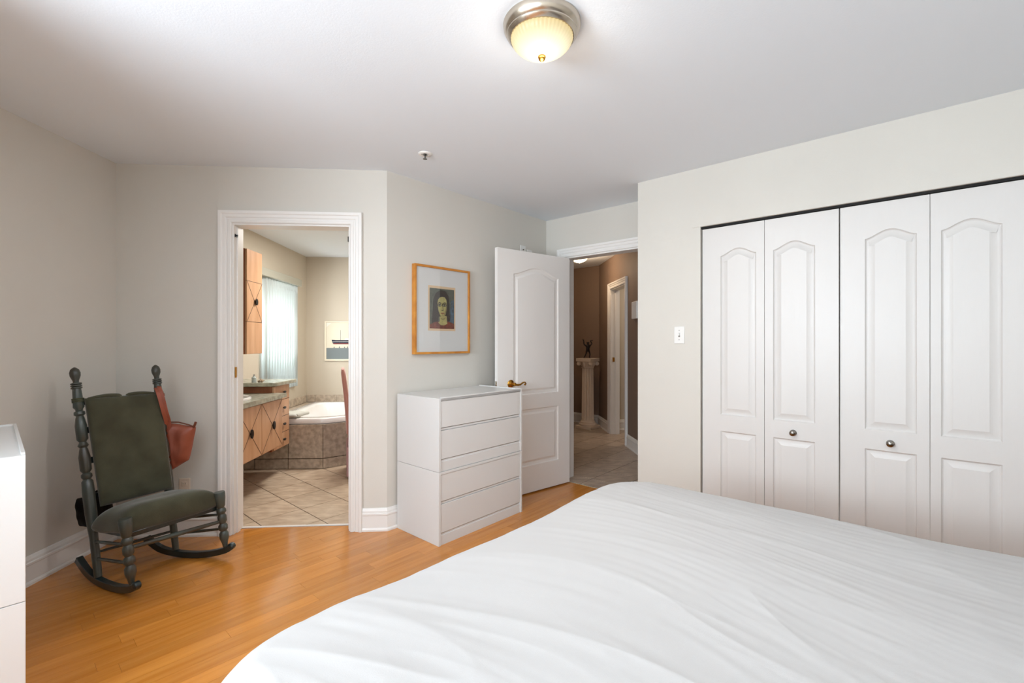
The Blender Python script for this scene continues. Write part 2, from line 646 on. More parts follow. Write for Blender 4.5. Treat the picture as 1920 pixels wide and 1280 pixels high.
tiles('floor_bathroom', 'beige diagonal tile floor of the bathroom', [(-2.5, 3.29), (-.72, 3.29), (-.2, 3.8), (-.2, 6.6), (-2.5, 6.6)],
      [(0, -1, -3.305), (-1, 0, 2.45), (1, 0, -.35), (0, 1, 4.95), (S2, -S2, -2.86)], 1.577, 3.236, .3255, .3285, (.5, 3.3), (2.9, 5.2), M_TILE)
tiles('floor_hall', 'greyish diagonal tile floor of the hall', [(.45, 4.50), (.96, 4.01), (1.75, 3.2), (3.3, 3.3), (3.3, 6.7), (1.8, 6.7), (1.8, 7.1), (.5, 8.3)],
      [(-S2, -S2, -SC - .006), (-1, 0, -.62), (1, 0, 2.4), (0, 1, 7.9)], 4.378, 2.977, .325, .325, (3.4, 7), (.5, 5.2), M_TILEG)
# thin light transition strips
th1 = MB().box((.727, .105, -.002), (1.494, .125, .004))
struct('trim_1', 'thin pale transition strip at the bathroom tile', th1, M_TRIM, matrix=FA, smooth=0)
th2 = MB().box((.225, -.052, -.002), (1.055, -.044, .003))
struct('trim_2', 'thin pale transition strip at the hall tile', th2, M_STONE, matrix=FC, smooth=0)

# ------------------------------------------------------------------ mouldings
BASE = [(0, 0), (.022, 0), (.022, .012), (.018, .02), (.015, .022), (.015, .103), (.019, .108), (.019, .118), (.013, .122), (.013, .134), (.009, .142), (.006, .15), (0, .152)]


def baseboards(pts, names, m=M_TRIM, scale=1):
    """pts left to right as seen from the room: the room is on the right hand side of travel."""
    P = [Vector(p) for p in pts]
    n = len(P)
    dirs = [(P[i + 1] - P[i]).normalized() for i in range(n - 1)]
    rn = [Vector((d.y, -d.x)) for d in dirs]
    for i in range(n - 1):
        if names[i] is None:
            continue
        b = MB()
        vs = []
        for end in (0, 1):
            if end == 0:
                nn = rn[i] if i == 0 else (rn[i - 1] + rn[i])
            else:
                nn = rn[i] if i == n - 2 else (rn[i] + rn[i + 1])
            nn = nn * (1 / nn.dot(rn[i]))
            for (d, z) in BASE:
                q = P[i + end] + nn * (d * scale)
                vs.append((q.x, q.y, z * scale))
        k = len(BASE)
        fs = [(j, j + 1, k + j + 1, k + j) for j in range(k - 1)]
        fs += [tuple(range(k))[::-1], tuple(range(k, 2 * k))]
        b.add(vs, fs)
        struct(names[i][0], names[i][1], b, m, smooth=20)


pA = lambda x, y=0: tuple((FA @ Vector((x, y, 0)))[:2])
pB = lambda x: tuple((FB @ Vector((x, 0, 0)))[:2])
pC = lambda x: tuple((FC @ Vector((x, 0, 0)))[:2])
pD = lambda x: tuple((FD @ Vector((x, 0, 0)))[:2])
baseboards([(-2.402, 1.80), (-2.402, 3.171), pA(.642)], [('baseboard_left', 'white baseboard with scuffs along the left wall'), ('baseboard_corner', 'white baseboard behind the rocking chair')])
baseboards([pA(1.572), (-.667, 3.2), pB(1.776), pC(.19)], [('baseboard_doorway', 'white baseboard beside the bathroom casing'), ('baseboard_picture', 'white baseboard behind the chest of drawers'), ('baseboard_hinge', 'white baseboard behind the open door')])
baseboards([pD(0), pD(.44)], [('baseboard_closet', 'white baseboard left of the closet')])
baseboards([pD(1.98), pD(2.69)], [('baseboard_far', 'white baseboard right of the closet')])
baseboards([(.62, 8.145), (1.735, 7.03), (1.735, 6.42)], [('baseboard_hall_end', 'white hall baseboard behind the column'), ('baseboard_hall', 'white hall baseboard left of the far doorway')], scale=1.0)
baseboards([(1.735, 5.58), (1.735, 3.9)], [('baseboard_hall_near', 'white hall baseboard right of the far doorway')], scale=1.0)
baseboards([(1.855, 6.63), (3.25, 6.63)], [('baseboard_side_room', 'white baseboard seen through the far doorway')])

CAS = [(0, .0), (0, .012), (.006, .016), (.022, .016), (.026, .012), (.034, .012), (.040, .018), (.058, .020), (.064, .026), (.074, .028), (.082, .028), (.084, .02), (.084, 0)]


def casing(b, x0, x1, top, prof=CAS, y=0, sgn=-1):
    prof = [(w * .95, d) for w, d in prof]
    k = len(prof)
    vs = []
    for j in range(4):
        for (w, d) in prof:
            x = x0 - w if j < 2 else x1 + w
            z = 0 if j in (0, 3) else top + w
            vs.append((x, y + sgn * d, z))
    fs = []
    for j in range(3):
        for i in range(k - 1):
            fs.append((j * k + i, j * k + i + 1, (j + 1) * k + i + 1, (j + 1) * k + i))
        fs.append((j * k, (j + 1) * k, (j + 1) * k + k - 1, j * k + k - 1))
    fs += [tuple(range(k)), tuple(range(3 * k, 4 * k))]
    return b.add(vs, fs)


def jamb(b, x0, x1, top, t, th=.012, stop=True, ys=.07):
    b.box((x0, -.001, 0), (x0 + th, t + .001, top - th))
    b.box((x1 - th, -.001, 0), (x1, t + .001, top - th))
    b.box((x0, -.001, top - th), (x1, t + .001, top))
    if stop:
        b.box((x0 + th, ys, 0), (x0 + th + .01, ys + .035, top - th - .01))
        b.box((x1 - th - .01, ys, 0), (x1 - th, ys + .035, top - th - .01))
    return b


# door_1: bathroom doorway
d1 = thing('door_1', FA, label='white moulded casing around the bathroom doorway', kind='structure')
casing(MB(), BD[0], BD[1], BD[3]).build('casing', M_TRIM, d1, smooth=25)
jamb(MB(), BD[0], BD[1], BD[3], WT, ys=.03).build('jamb', M_TRIM, d1, bevel=.001)
casing(MB(), BD[0], BD[1], BD[3], y=WT, sgn=1).build('casing', M_TRIM, d1, smooth=25)
MB().box((BD[0] + .014, .004, 1.975), (BD[0] + .020, .026, 1.995)).box((BD[0] + .014, .009, 1.98), (BD[0] + .03, .018, 1.99)).build('hinge', M_BLACK, d1, bevel=.001)
MB().box((BD[1] - .020, .004, 1.955), (BD[1] - .014, .026, 1.99)).build('hinge', M_BLACK, d1, bevel=.001)
MB().box((BD[0] + .0138, .005, 1.04), (BD[0] + .016, .028, 1.11)).build('strike_plate', M_BRASS, d1, bevel=.0005)


def arch(x0, x1, z0, zs, h):
    pts = [(x0, z0), (x1, z0), (x1, zs)]
    if h > 0:
        w = x1 - x0
        for i in range(1, 24):
            k = i / 24
            g = (1 - cos(2 * pi * k)) / 2
            pts.append((x1 - w * k, zs + h * g ** .8))
    pts.append((x0, zs))
    return pts


def leaf(b, x0, x1, z0, z1, panels, th=.035, rings=((.0, .0), (.004, .007), (.009, .010), (.014, .010), (.040, .003), (.043, .0015))):
    outer = [(x0, z0), (x1, z0), (x1, z1), (x0, z1)]
    loops = [outer] + panels
    flat = [p for l in loops for p in l]
    tri = tessellate_polygon([[Vector((p[0], p[1], 0)) for p in l] for l in loops])
    b.add([(p[0], 0, p[1]) for p in flat], [tuple(t) for t in tri])
    for pn in panels:
        n = len(pn)
        vs = []
        for (off, dep) in rings:
            q = offset_poly(pn, off) if off else pn
            vs += [(p[0], dep, p[1]) for p in q]
        fs = []
        for j in range(len(rings) - 1):
            fs += [(j * n + i, j * n + (i + 1) % n, (j + 1) * n + (i + 1) % n, (j + 1) * n + i) for i in range(n)]
        last = offset_poly(pn, rings[-1][0])
        tr_ = tessellate_polygon([[Vector((p[0], p[1], 0)) for p in last]])
        k = (len(rings) - 1) * n
        fs += [tuple(i + k for i in t) for t in tr_]
        b.add(vs, fs)
    # back and sides
    b.add([(x0, 0, z0), (x1, 0, z0), (x1, 0, z1), (x0, 0, z1), (x0, th, z0), (x1, th, z0), (x1, th, z1), (x0, th, z1)],
          [(4, 5, 6, 7), (0, 1, 5, 4), (1, 2, 6, 5), (2, 3, 7, 6), (3, 0, 4, 7)])
    return b


def merge(o, d=1e-5):
    bm = bmesh.new()
    bm.from_mesh(o.data)
    bmesh.ops.remove_doubles(bm, verts=bm.verts, dist=d)
    bmesh.ops.recalc_face_normals(bm, faces=bm.faces)
    bm.to_mesh(o.data)
    bm.free()
    o.data.shade_smooth()
    o.data.set_sharp_from_angle(angle=radians(18))


# door_2: hall doorway with the open leaf
d2 = thing('door_2', FC, label='white moulded door standing open in the hall doorway', kind='structure')
casing(MB(), HD[0], HD[1], HD[3]).build('casing', M_TRIM, d2, smooth=25)
jamb(MB(), HD[0], HD[1], HD[3], WT, stop=False).build('jamb', M_TRIM, d2, bevel=.001)
casing(MB(), HD[0], HD[1], HD[3], y=WT, sgn=1).build('casing', M_TRIM, d2, smooth=25)
LF = frame((.7665 - .81 * .826, 4.172 - .5865 * .826), (.81, .5865))
lf = leaf(MB(), 0, .821, .012, 2.03, [arch(.165, .679, .835, 1.835, .066), arch(.165, .679, .236, .713, 0)],
          rings=((0, 0), (.006, .006), (.014, .008), (.03, .008), (.044, .003), (.047, .002))).build('door_leaf', M_HDOOR, d2, matrix=LF)
merge(lf)
hx, hz = .135, .935
k = MB()
k.lathe([(0, .034), (.004, .034), (.008, .030), (.012, .020), (.016, .014), (.045, .012), (.052, .015), (.058, .012), (.06, .002)], (hx, 0, hz), (0, -1, 0), 24)
k.tube([(hx, -.05, hz), (hx + .03, -.052, hz - .006), (hx + .06, -.052, hz - .004), (hx + .085, -.052, hz + .010), (hx + .108, -.052, hz + .012), (hx + .118, -.052, hz), (hx + .110, -.052, hz - .010), (hx + .102, -.052, hz - .004)],
       [.010, .009, .0075, .0065, .006, .006, .006, .007], 10)
k.build('door_handle', M_BRASS, lf, matrix=LF)
k = MB().lathe([(0, .030), (.01, .028), (.014, .014), (.045, .012), (.052, .014), (.055, .004)], (hx, .035, hz), (0, 1, 0), 20)
k.tube([(hx, .08, hz), (hx + .06, .082, hz - .004), (hx + .108, .082, hz + .010)], [.009, .007, .006], 8)
k.build('door_handle', M_BRASS, lf, matrix=LF)
MB().box((-.0012, .006, hz - .028), (.0005, .029, hz + .028)).lathe([(0, .009), (.006, .007), (.009, .002)], (0, .0175, hz), (-1, 0, 0), 14).build('latch', M_NICKEL, lf, matrix=LF)
for z in (.22, 1.05, 1.85):
    MB().lathe([(0, .006), (.09, .006)], (.829, .037, z - .045), (0, 0, 1), 10).build('hinge', M_BRASS, lf, matrix=LF)


# closet bifold doors
def bifold(name, label, x0, x1, xm, pans, knob_x, knob_z, glab):
    r = thing(name, FD, label=label, kind='structure')
    lv = []
    for i, (a, b_) in enumerate(((x0, xm - .0012), (xm + .0012, x1))):
        p0, p1 = pans[i]
        o = leaf(MB(), a, b_, .015, 2.028, [arch(p0, p1, .803, 1.838, .042), arch(p0, p1, .21, .697, 0)], th=.03).build('door_leaf', M_DOOR, r, matrix=FD @ T(0, .022, 0))
        merge(o)
        lv.append(o)
    i = 0 if knob_x < xm else 1
    MB().lathe([(0, .018), (.003, .018), (.006, .013), (.010, .008), (.016, .008), (.020, .013), (.025, .0165), (.030, .016), (.034, .011), (.036, .003)], (knob_x, 0, knob_z), (0, -1, 0), 24)\
        .build('knob', M_KNOB, lv[i], matrix=FD @ T(0, .022, 0))
    return r


bifold('door_3', 'left pair of white folding closet doors', .4565, 1.2085, .8315, ((.572, .784), (.879, 1.096)), .986, .738, '')
bifold('door_4', 'right pair of white folding closet doors', 1.2155, 1.9665, 1.5905, ((1.326, 1.540), (1.632, 1.845)), 1.434, .740, '')
ct = MB()
ct.box((.45, .015, 2.032), (1.972, .05, 2.046))
struct('trim_3', 'dark closet door track', ct, M_DARK, matrix=FD, smooth=0)
ct = MB().box((.452, -.001, 2.0455), (1.97, .098, 2.0475)).box((.40, -.004, 2.046), (2.02, 0, 2.060))
struct('trim_4', 'thin painted edge above the closet doors', ct, M_WALL, matrix=FD, smooth=0)

# far doorway in the hall
FH = frame((1.735, 7.0), (0, -1))
d5 = thing('door_5', FH, label='white cased doorway far down the hall', kind='structure')
casing(MB(), .66, 1.34, 2.0).build('casing', M_TRIM, d5, smooth=25)
jamb(MB(), .66, 1.34, 2.0, WT, ys=.06).build('jamb', M_TRIM, d5, bevel=.001)
MB().box((.6735, .02, 1.0), (.676, .05, 1.06)).build('strike_plate', M_BRASS, d5)


# windows
def window(name, label, fr, x0, x1, z0, z1, y=.06, rail=True, sash=.045):
    r = thing(name, fr, label=label, kind='structure')
    f = MB()
    f.box((x0, y, z0), (x0 + sash, y + .05, z1)).box((x1 - sash, y, z0), (x1, y + .05, z1))
    f.box((x0 + sash, y, z0), (x1 - sash, y + .05, z0 + sash)).box((x0 + sash, y, z1 - sash), (x1 - sash, y + .05, z1))
    zm = (z0 + z1) / 2
    if rail:
        f.box((x0 + sash, y - .005, zm - .035), (x1 - sash, y + .045, zm + .035))
    fo = f.build('window_frame', M_PVC, r, bevel=.002)
    MB().box((x0 + sash, y + .022, z0 + sash), (x1 - sash, y + .026, zm - .035 if rail else z1 - sash)).build('pane', M_GLASS, r, smooth=0)
    if rail:
        MB().box((x0 + sash, y + .022, zm + .035), (x1 - sash, y + .026, z1 - sash)).build('pane', M_GLASS, r, smooth=0)
    return r


for i, (x0, x1, z0, z1) in enumerate(WIN):
    wn = window('window_%d' % (i + 1), ('wide', 'narrow')[i] + ' white bedroom window in the wall behind the bed', FN, x0, x1, z0, z1, y=.112, rail=False)
    casing(MB(), 0, x1 - x0, z1 - z0).build('casing', M_TRIM, wn, matrix=FN @ T(x0, 0, z0))
    MB().box((x0 - .09, -.05, z0 - .02), (x1 + .09, .1, z0)).build('sill', M_TRIM, wn, bevel=.003)
w3 = window('window_3', 'white bathroom window behind vertical blinds', FBL, *BWIN, y=.055)
MB().box((BWIN[0] - .01, -.012, BWIN[2] - .03), (BWIN[1] + .03, .05, BWIN[2])).build('sill', M_TRIM, w3, bevel=.003)

# vertical blind
vb = thing('vertical_blind', FBL @ T(0, 0, 0), label='white vertical blind hanging over the bathroom window', cat='blind')
MB().box((4.95, -.085, 1.99), (6.15, -.012, 2.075)).build('valance', mat('grey valance', (176, 174, 160), .6), vb, bevel=.004)
for i in range(13):
    x = 5.222 + i * .0685
    s = MB()
    n = 6
    vs = []
    for kz in (.715, 1.99):
        for j in range(n + 1):
            u_ = j / n - .5
            vs.append((x + u_ * .072, -.035 + .012 * (1 - (2 * u_) ** 2) - .046 * u_, kz))
    fs = [(j, j + 1, n + 2 + j, n + 1 + j) for j in range(n)]
    s.add(vs, fs)
    so = s.build('slat', M_SLAT, vb, smooth=60)
    sm = so.modifiers.new('solid', 'SOLIDIFY')
    sm.thickness = .0008

# ------------------------------------------------------------------ ceiling lamp
cl = thing('ceiling_lamp', T(.207, 1.691, H), label='flush brushed nickel ceiling lamp with ribbed glass bowl', cat='lamp')
MB().lathe([(0, .120), (0, .140), (.004, .142), (.018, .140), (.030, .134), (.036, .128), (.040, .128), (.046, .124), (.052, .117), (.052, .112), (.020, .112)], (0, 0, 0), (0, 0, -1), 64)\
    .build('canopy_ring', M_NICKEL, cl, smooth=30)
rib = lambda a, h: 1 + .012 * cos(48 * a) * (1 if h < .115 else 0)
prof = []
for i in range(15):
    a = i / 14 * pi / 2
    prof.append((.046 + .070 * sin(a), max(.004, .1135 * cos(a) ** 1.12)))
MB().lathe(prof, (0, 0, 0), (0, 0, -1), 192, flute=rib).build('glass_bowl', M_SHADE, cl, smooth=60)
MB().lathe([(0, .006), (.002, .014), (.006, .014), (.009, .010), (.012, .012), (.016, .009), (.021, .002)], (0, 0, -.116), (0, 0, -1), 24).build('finial', M_BRASS, cl)
bpy.data.objects['bedroom_bulb'].location.z = H - .165
hl = thing('hall_ceiling_lamp', T(1.262, 6.17, H), label='glowing white dome lamp on the hall ceiling', cat='lamp')
MB().lathe([(0, .118), (.0, .135), (.022, .132), (.030, .118), (.030, .10)], (0, 0, 0), (0, 0, -1), 40).build('canopy_ring', mat('dark bronze ring', (60, 46, 36), .4, .8), hl)
MB().lathe([(.026 + .075 * sin(i / 10 * pi / 2), max(.004, .112 * cos(i / 10 * pi / 2))) for i in range(11)], (0, 0, 0), (0, 0, -1), 40).build('glass_bowl', M_SHADE2, hl, smooth=60)
MB().lathe([(0, .008), (.006, .010), (.012, .003)], (0, 0, -.1), (0, 0, -1), 16).build('finial', M_BRASS, hl)
bpy.data.objects['hall_bulb'].location.z = H - .15

# sprinkler
sp = thing('sprinkler_head', T(-.371, 2.897, H), label='small white fire sprinkler recessed in the ceiling', cat='sprinkler')
MB().lathe([(0, .042), (.003, .042), (.007, .036), (.007, .022), (.001, .020)], (0, 0, 0), (0, 0, -1), 36).build('escutcheon', M_PLATE, sp)
MB().lathe([(0, .010), (.012, .010), (.014, .005), (.03, .004), (.032, .013), (.034, .013)], (0, 0, 0), (0, 0, -1), 16).build('deflector', mat('dull chrome', (120, 118, 114), .3, 1), sp)


# ------------------------------------------------------------------ wall plates
def plate(name, fr, x, z, w, h, label, cat, kind):
    m = fr @ T(x, 0, z)
    r = thing(name, m, label=label, cat=cat)
    MB().box((-w / 2, -.006, -h / 2), (w / 2, 0, h / 2)).build('cover_plate', M_PLATE if kind != 'outlet' else mat('ivory plastic', (226, 208, 188), .4), r, bevel=.003)
    sc = mat('screw grey', (150, 148, 142), .35, .8)
    if kind == 'switch':
        MB().box((-.005, -.018, -.004), (.005, -.004, .012)).build('toggle', M_PLATE, r, bevel=.0015)
        MB().box((-.006, -.0065, -.014), (.006, -.0058, .014)).build('slot', mat('slot grey', (140, 138, 132), .5), r)
        for s in (-1, 1):
            MB().lathe([(0, .003), (.0075, .003)], (0, 0, s * .032), (0, -1, 0), 10).build('screw', sc, r)
    elif kind == 'outlet':
        for s in (-1, 1):
            MB().box((-.017, -.0085, s * .021 - .014), (.017, -.005, s * .021 + .014)).build('socket', mat('ivory plastic', (226, 208, 188), .4), r, bevel=.004)
            MB().box((-.008, -.0092, s * .021 - .003), (-.006, -.0082, s * .021 + .006)).box((.006, -.0092, s * .021 - .003), (.008, -.0082, s * .021 + .006)).build('slots', M_BLACK, r, smooth=0)
    elif kind == 'jack':
        MB().lathe([(0, .006), (.010, .005), (.010, .002)], (0, -.004, .02), (0, -1, 0), 12).build('jack', mat('jack metal', (120, 110, 90), .4, .8), r)
    return r


plate('light_switch', FD, .309, 1.324, .072, .118, 'white toggle light switch left of the closet doors', 'switch', 'switch')
plate('wall_outlet', FA, .428, .325, .070, .114, 'ivory power outlet behind the rocking chair', 'outlet', 'outlet')
plate('wall_jack', FB, 1.424, 2.092, .074, .115, 'higher white jack plate above the open door', 'wall plate', 'jack')
plate('wall_jack', FB, 1.515, 2.066, .074, .115, 'lower white jack plate above the open door', 'wall plate', 'jack')
th = thing('thermostat', frame((1.735, 5.24, 1.64), (0, -1)), label='white rectangular box on the brown hall wall', cat='thermostat')
MB().box((-.09, -.03, -.10), (.09, 0, .10)).build('housing', M_PLATE, th, bevel=.006)
MB().box((-.085, -.033, -.095), (.085, -.028, .095)).build('front_cover', M_PLATE, th, bevel=.004)


# ------------------------------------------------------------------ chests of drawers
def chest(name, fr, z, upper, w, d, label, group=None):
    h = .46
    r = thing(name, fr @ T(0, 0, z), label=label, cat='chest of drawers')
    pt = .018
    rim = .010 if upper else 0
    MB().box((0, 0, 0), (pt, d, h)).build('side_panel', M_LAM, r, bevel=.0012)
    MB().box((w - pt, 0, 0), (w, d, h + (.006 if upper else 0))).build('side_panel', M_LAM, r, bevel=.0012)
    MB().box((pt, 0, h - .016), (w - pt, d, h)).build('top_panel', M_LAM, r, bevel=.001)
    if upper:
        MB().box((pt, .0, h - .016), (w - pt, .010, h + .006)).build('front_lip', M_LAM, r, bevel=.001)
    MB().box((pt, d - .006, 0), (w - pt, d, h - .016)).build('back_panel', M_LAM, r)
    MB().box((pt, .006, 0), (w - pt, .024, .062)).build('plinth', M_LAM, r, bevel=.001)
    MB().box((pt, .023, .062), (w - pt, .025, h - .016)).build('recess', mat('laminate inner edge', (205, 203, 200), .5), r)
    for z0, z1 in ((.078, .256), (.276, .4425)):
        o = MB().box((pt + .002, .004, z0), (w - pt - .002, .022, z1)).build('drawer', M_LAM, r, bevel=.0015)
        # finger groove strip under the front
        MB().box((pt + .004, .010, z0 - .017), (w - pt - .004, .0225, z0 - .004)).build('finger_groove', M_LAM, o)
    return r


FDR = frame((-.289, 2.916), (S2, S2))
FDL = frame((-1.447, 1.551), (-S2, S2))
chest('chest_of_drawers', FDR, 0, False, .80, .445, 'lower white two drawer chest under the framed portrait, standing on the floor')
chest('chest_of_drawers', FDR, .4622, True, .80, .445, 'upper white two drawer chest under the framed portrait, stacked on another')
chest('chest_of_drawers', FDL, 0, False, .80, .445, 'lower white chest at the left edge of the photo, standing on the floor')
chest('chest_of_drawers', FDL, .4622, True, .80, .445, 'upper white chest at the left edge of the photo, stacked on another')

# ------------------------------------------------------------------ portrait
art = thing('framed_portrait', FB @ T(.204, -.002, 1.188), label='framed painting of a dark haired woman with a pale green face', cat='painting')
AW, AH, AD = .533, .647, .036
fw = .016
f = MB()
f.box((0, -AD, 0), (fw, 0, AH)).build('frame_side', M_GOLDW, art, bevel=.0015)
MB().box((AW - fw, -AD, 0), (AW, 0, AH)).build('frame_side', M_GOLDW, art, bevel=.0015)
MB().box((fw, -AD, 0), (AW - fw, 0, fw)).build('frame_side', M_GOLDW, art, bevel=.0015)
MB().box((fw, -AD, AH - fw), (AW - fw, 0, AH)).build('frame_side', M_GOLDW, art, bevel=.0015)
MB().box((fw, -.024, fw), (AW - fw, -.002, AH - fw)).build('mat_board', M_MATB, art, smooth=0)
px0, pz0, pw_, ph_ = .125, .172, .262, .332
pap = MB().box((px0, -.0246, pz0), (px0 + pw_, -.0238, pz0 + ph_)).build('print', M_PAPER, art, smooth=0)
ix0, iz0, iw, ih = px0 + .014, pz0 + .016, pw_ - .026, ph_ - .034


def ell(cx, cy, rx, ry, n=28, a0=0, a1=2 * pi):
    return [(cx + rx * cos(a0 + (a1 - a0) * i / n), cy + ry * sin(a0 + (a1 - a0) * i / n)) for i in range(n if a1 - a0 > 6.28 else n + 1)]


lay = [0]


def paint(pts, m, name='painted_shape'):
    lay[0] += 1
    y = -.0246 - lay[0] * .0002
    q = [(ix0 + p[0] * iw, iz0 + p[1] * ih) for p in pts]
    return MB().plate(q, y, y + .0004).build(name, m, pap, smooth=0)


P_BG = mat('paint dark grey green', (92, 98, 86), .6, vscale=40, rgb2=(66, 70, 62), detail=8)
P_HAIR = mat('paint dark brown', (46, 36, 32), .6, vscale=60, rgb2=(34, 28, 28), detail=8)
P_SKIN = mat('paint olive skin', (176, 168, 108), .6, vscale=40, rgb2=(158, 148, 96))
P_SKINS = mat('paint shaded olive', (132, 122, 78), .6)
P_RED = mat('paint rust red', (128, 62, 44), .6, vscale=50, rgb2=(98, 48, 40), detail=8)
P_BLUE = mat('paint slate blue', (80, 106, 128), .6, vscale=50, rgb2=(50, 60, 62), detail=8)
P_LINE = mat('paint black', (24, 22, 22), .6)
P_LIP = mat('paint lips', (150, 88, 62), .6)
P_WHITE = mat('paint white', (190, 190, 160), .6)
paint([(0, 0), (1, 0), (1, 1), (0, 1)], P_BG)
paint([(.80, .12), (.97, .10), (1, .30), (1, .74), (.86, .72), (.83, .4)], P_BLUE)
paint([(.08, .12), (.12, .45), (.14, .72), (.24, .88), (.44, .97), (.62, .95), (.76, .84), (.80, .62), (.80, .42), (.84, .22), (.74, .15), (.66, .30), (.36, .30), (.34, .16)], P_HAIR)
paint([(0, 0), (1, 0), (1, .12), (.88, .16), (.70, .19), (.50, .14), (.36, .18), (.16, .15), (0, .09)], P_RED)
paint([(.40, .30), (.40, .18), (.34, .15), (.44, .09), (.58, .085), (.72, .13), (.69, .18), (.68, .32)], P_SKIN)
paint([(.42, .29), (.52, .25), (.64, .30), (.64, .26), (.54, .21), (.44, .24)], P_SKINS)
paint([(.31, .64), (.33, .72), (.40, .78), (.50, .80), (.60, .79), (.67, .73), (.69, .62), (.68, .50), (.64, .36), (.57, .29), (.49, .28), (.42, .33), (.35, .44), (.32, .54)], P_SKIN)
paint([(.56, .30), (.64, .36), (.68, .50), (.69, .62), (.66, .62), (.63, .48), (.58, .38)], P_SKINS)
for cx in (.39, .59):
    paint(ell(cx, .588, .072, .034), P_LINE)
    paint(ell(cx, .586, .048, .015), P_WHITE)
    paint(ell(cx, .588, .024, .018), P_LINE)
paint([(.32, .63), (.37, .668), (.46, .640), (.45, .622), (.37, .642), (.32, .612)], P_LINE)
paint([(.52, .640), (.61, .668), (.67, .63), (.67, .612), (.61, .642), (.53, .622)], P_LINE)
paint([(.485, .63), (.515, .63), (.525, .47), (.46, .460), (.46, .446), (.545, .452), (.54, .475)], P_LINE)
paint([(.42, .385), (.46, .402), (.50, .394), (.54, .402), (.585, .385), (.50, .362)], P_LIP)
paint([(.42, .384), (.585, .384), (.50, .378)], P_LINE)
paint([(.44, .345), (.50, .338), (.55, .345), (.50, .330)], P_SKINS)
MB().box((fw, -.031, fw), (AW - fw, -.030, AH - fw)).build('glass', M_GLASS, art, smooth=0)


# ------------------------------------------------------------------ cushion helper
def cushion(c00, c10, c11, c01, nrm, tt, tb, n=28, p=3.0, q=.5, fn=None):
    """c00 left/near.. bilinear mid sheet; puffed by tt along nrm, tb against it."""
    c = [Vector(x) for x in (c00, c10, c11, c01)]
    nrm = Vector(nrm).normalized()
    vs = []
    idx = {}
    for side in (1, -1):
        for j in range(n + 1):
            for i in range(n + 1):
                a0, b0 = 2 * i / n - 1, 2 * j / n - 1
                a0 = math.copysign(1 - (1 - abs(a0)) ** 1.5, a0)
                b0 = math.copysign(1 - (1 - abs(b0)) ** 1.5, b0)
                a, b = (a0 + 1) / 2, (b0 + 1) / 2
                edge = i in (0, n) or j in (0, n)
                if side == -1 and edge:
                    idx[(side, i, j)] = idx[(1, i, j)]
                    continue
                m = c[0] * (1 - a) * (1 - b) + c[1] * a * (1 - b) + c[2] * a * b + c[3] * (1 - a) * b
                k = ((1 - abs(a0) ** p) * (1 - abs(b0) ** p)) ** q
                h = (tt if side == 1 else -tb) * k
                if fn:
                    h += fn(a, b, side) * (k ** .5)
                idx[(side, i, j)] = len(vs)
                vs.append(m + nrm * h)
    fs = []
    for side in (1, -1):
        for j in range(n):
            for i in range(n):
                f_ = (idx[(side, i, j)], idx[(side, i + 1, j)], idx[(side, i + 1, j + 1)], idx[(side, i, j + 1)])
                fs.append(f_ if side == 1 else f_[::-1])
    return MB().add(vs, fs)


# ------------------------------------------------------------------ rocking chair
RL0, RL1 = Vector((-2.028, 2.56, .045)), Vector((-2.229, 2.656, 1.14))
RR0, RR1 = Vector((-1.833, 2.868, .045)), Vector((-2.008, 2.952, 1.138))
FL0, FL1 = Vector((-1.768, 2.434, .062)), Vector((-1.798, 2.429, .395))
FR0, FR1 = Vector((-1.533, 2.839, .065)), Vector((-1.563, 2.828, .395))
rc = thing('rocking_chair', T(-1.85, 2.68, 0), label='dark green wooden rocking chair with olive velvet seat and turned posts', cat='rocking chair')
REAR = [(688, .5), (689.5, 3.5), (693, 7), (699, 8.8), (705, 8.4), (710, 6.6), (714, 5), (717.5, 5.4), (719, 9), (721, 9), (722, 7.4), (723, 9), (725, 9), (726, 7.4), (727, 9), (729, 9), (730, 8), (765, 9),
        (769, 7), (772, 6.5), (774, 8.6), (779, 9), (782, 6.6), (785, 8), (800, 9.3), (826, 9), (831, 6.4), (834, 8), (838, 8.8), (842, 6.6), (846, 8), (860, 9.3), (884, 9), (889, 6.6), (892, 8.6), (897, 8.8), (901, 7), (905, 9),
        (925, 10), (965, 9.6), (1010, 8), (1050, 7), (1081, 6.3)]
FRONT = [(972, 0), (972, 10.5), (974, 11.3), (985, 11), (1001, 8.8), (1005, 7.6), (1009, 9.4), (1014, 9.6), (1018, 7.6), (1023, 9), (1033, 9), (1038, 7.2), (1043, 9.3), (1050, 9.3), (1054, 7), (1059, 9.2), (1068, 9.4), (1079, 7), (1089, 5)]


def wleg(p0, p1, prof, y0, y1, px, m=M_GREEN):
    """turned leg: p1 = top, p0 = bottom"""
    ax = p0 - p1
    L = ax.length
    prof = [(y, r if r > 8.2 or y < 716 or y > 1010 and prof is REAR else r * .86) for y, r in prof]
    return MB().lathe([((y - y0) / (y1 - y0) * L, max(.0008, r * px)) for y, r in prof], p1, ax, 20).build('leg', m, rc, matrix=Matrix.Identity(4), smooth=40)


wleg(RL0, RL1, REAR, 688, 1081, .00268)
wleg(RR0, RR1, REAR, 688, 1081, .00262)
wleg(FL0, FL1, FRONT, 972, 1089, .00262)
wleg(FR0, FR1, FRONT, 972, 1089, .00262)


def at(a, b, z):
    """point on the line a-b at height z"""
    k = (z - a.z) / (b.z - a.z)
    return a + (b - a) * k


def rung(a, b, r, name='stretcher'):
    m_ = (a + b) / 2
    pts = [a + (b - a) * (i / 8) for i in range(9)]
    rs = [r * (.72 + .28 * sin(pi * i / 8)) for i in range(9)]
    return MB().tube(pts, rs, 12).build(name, M_GREEN, rc, matrix=Matrix.Identity(4), smooth=40)


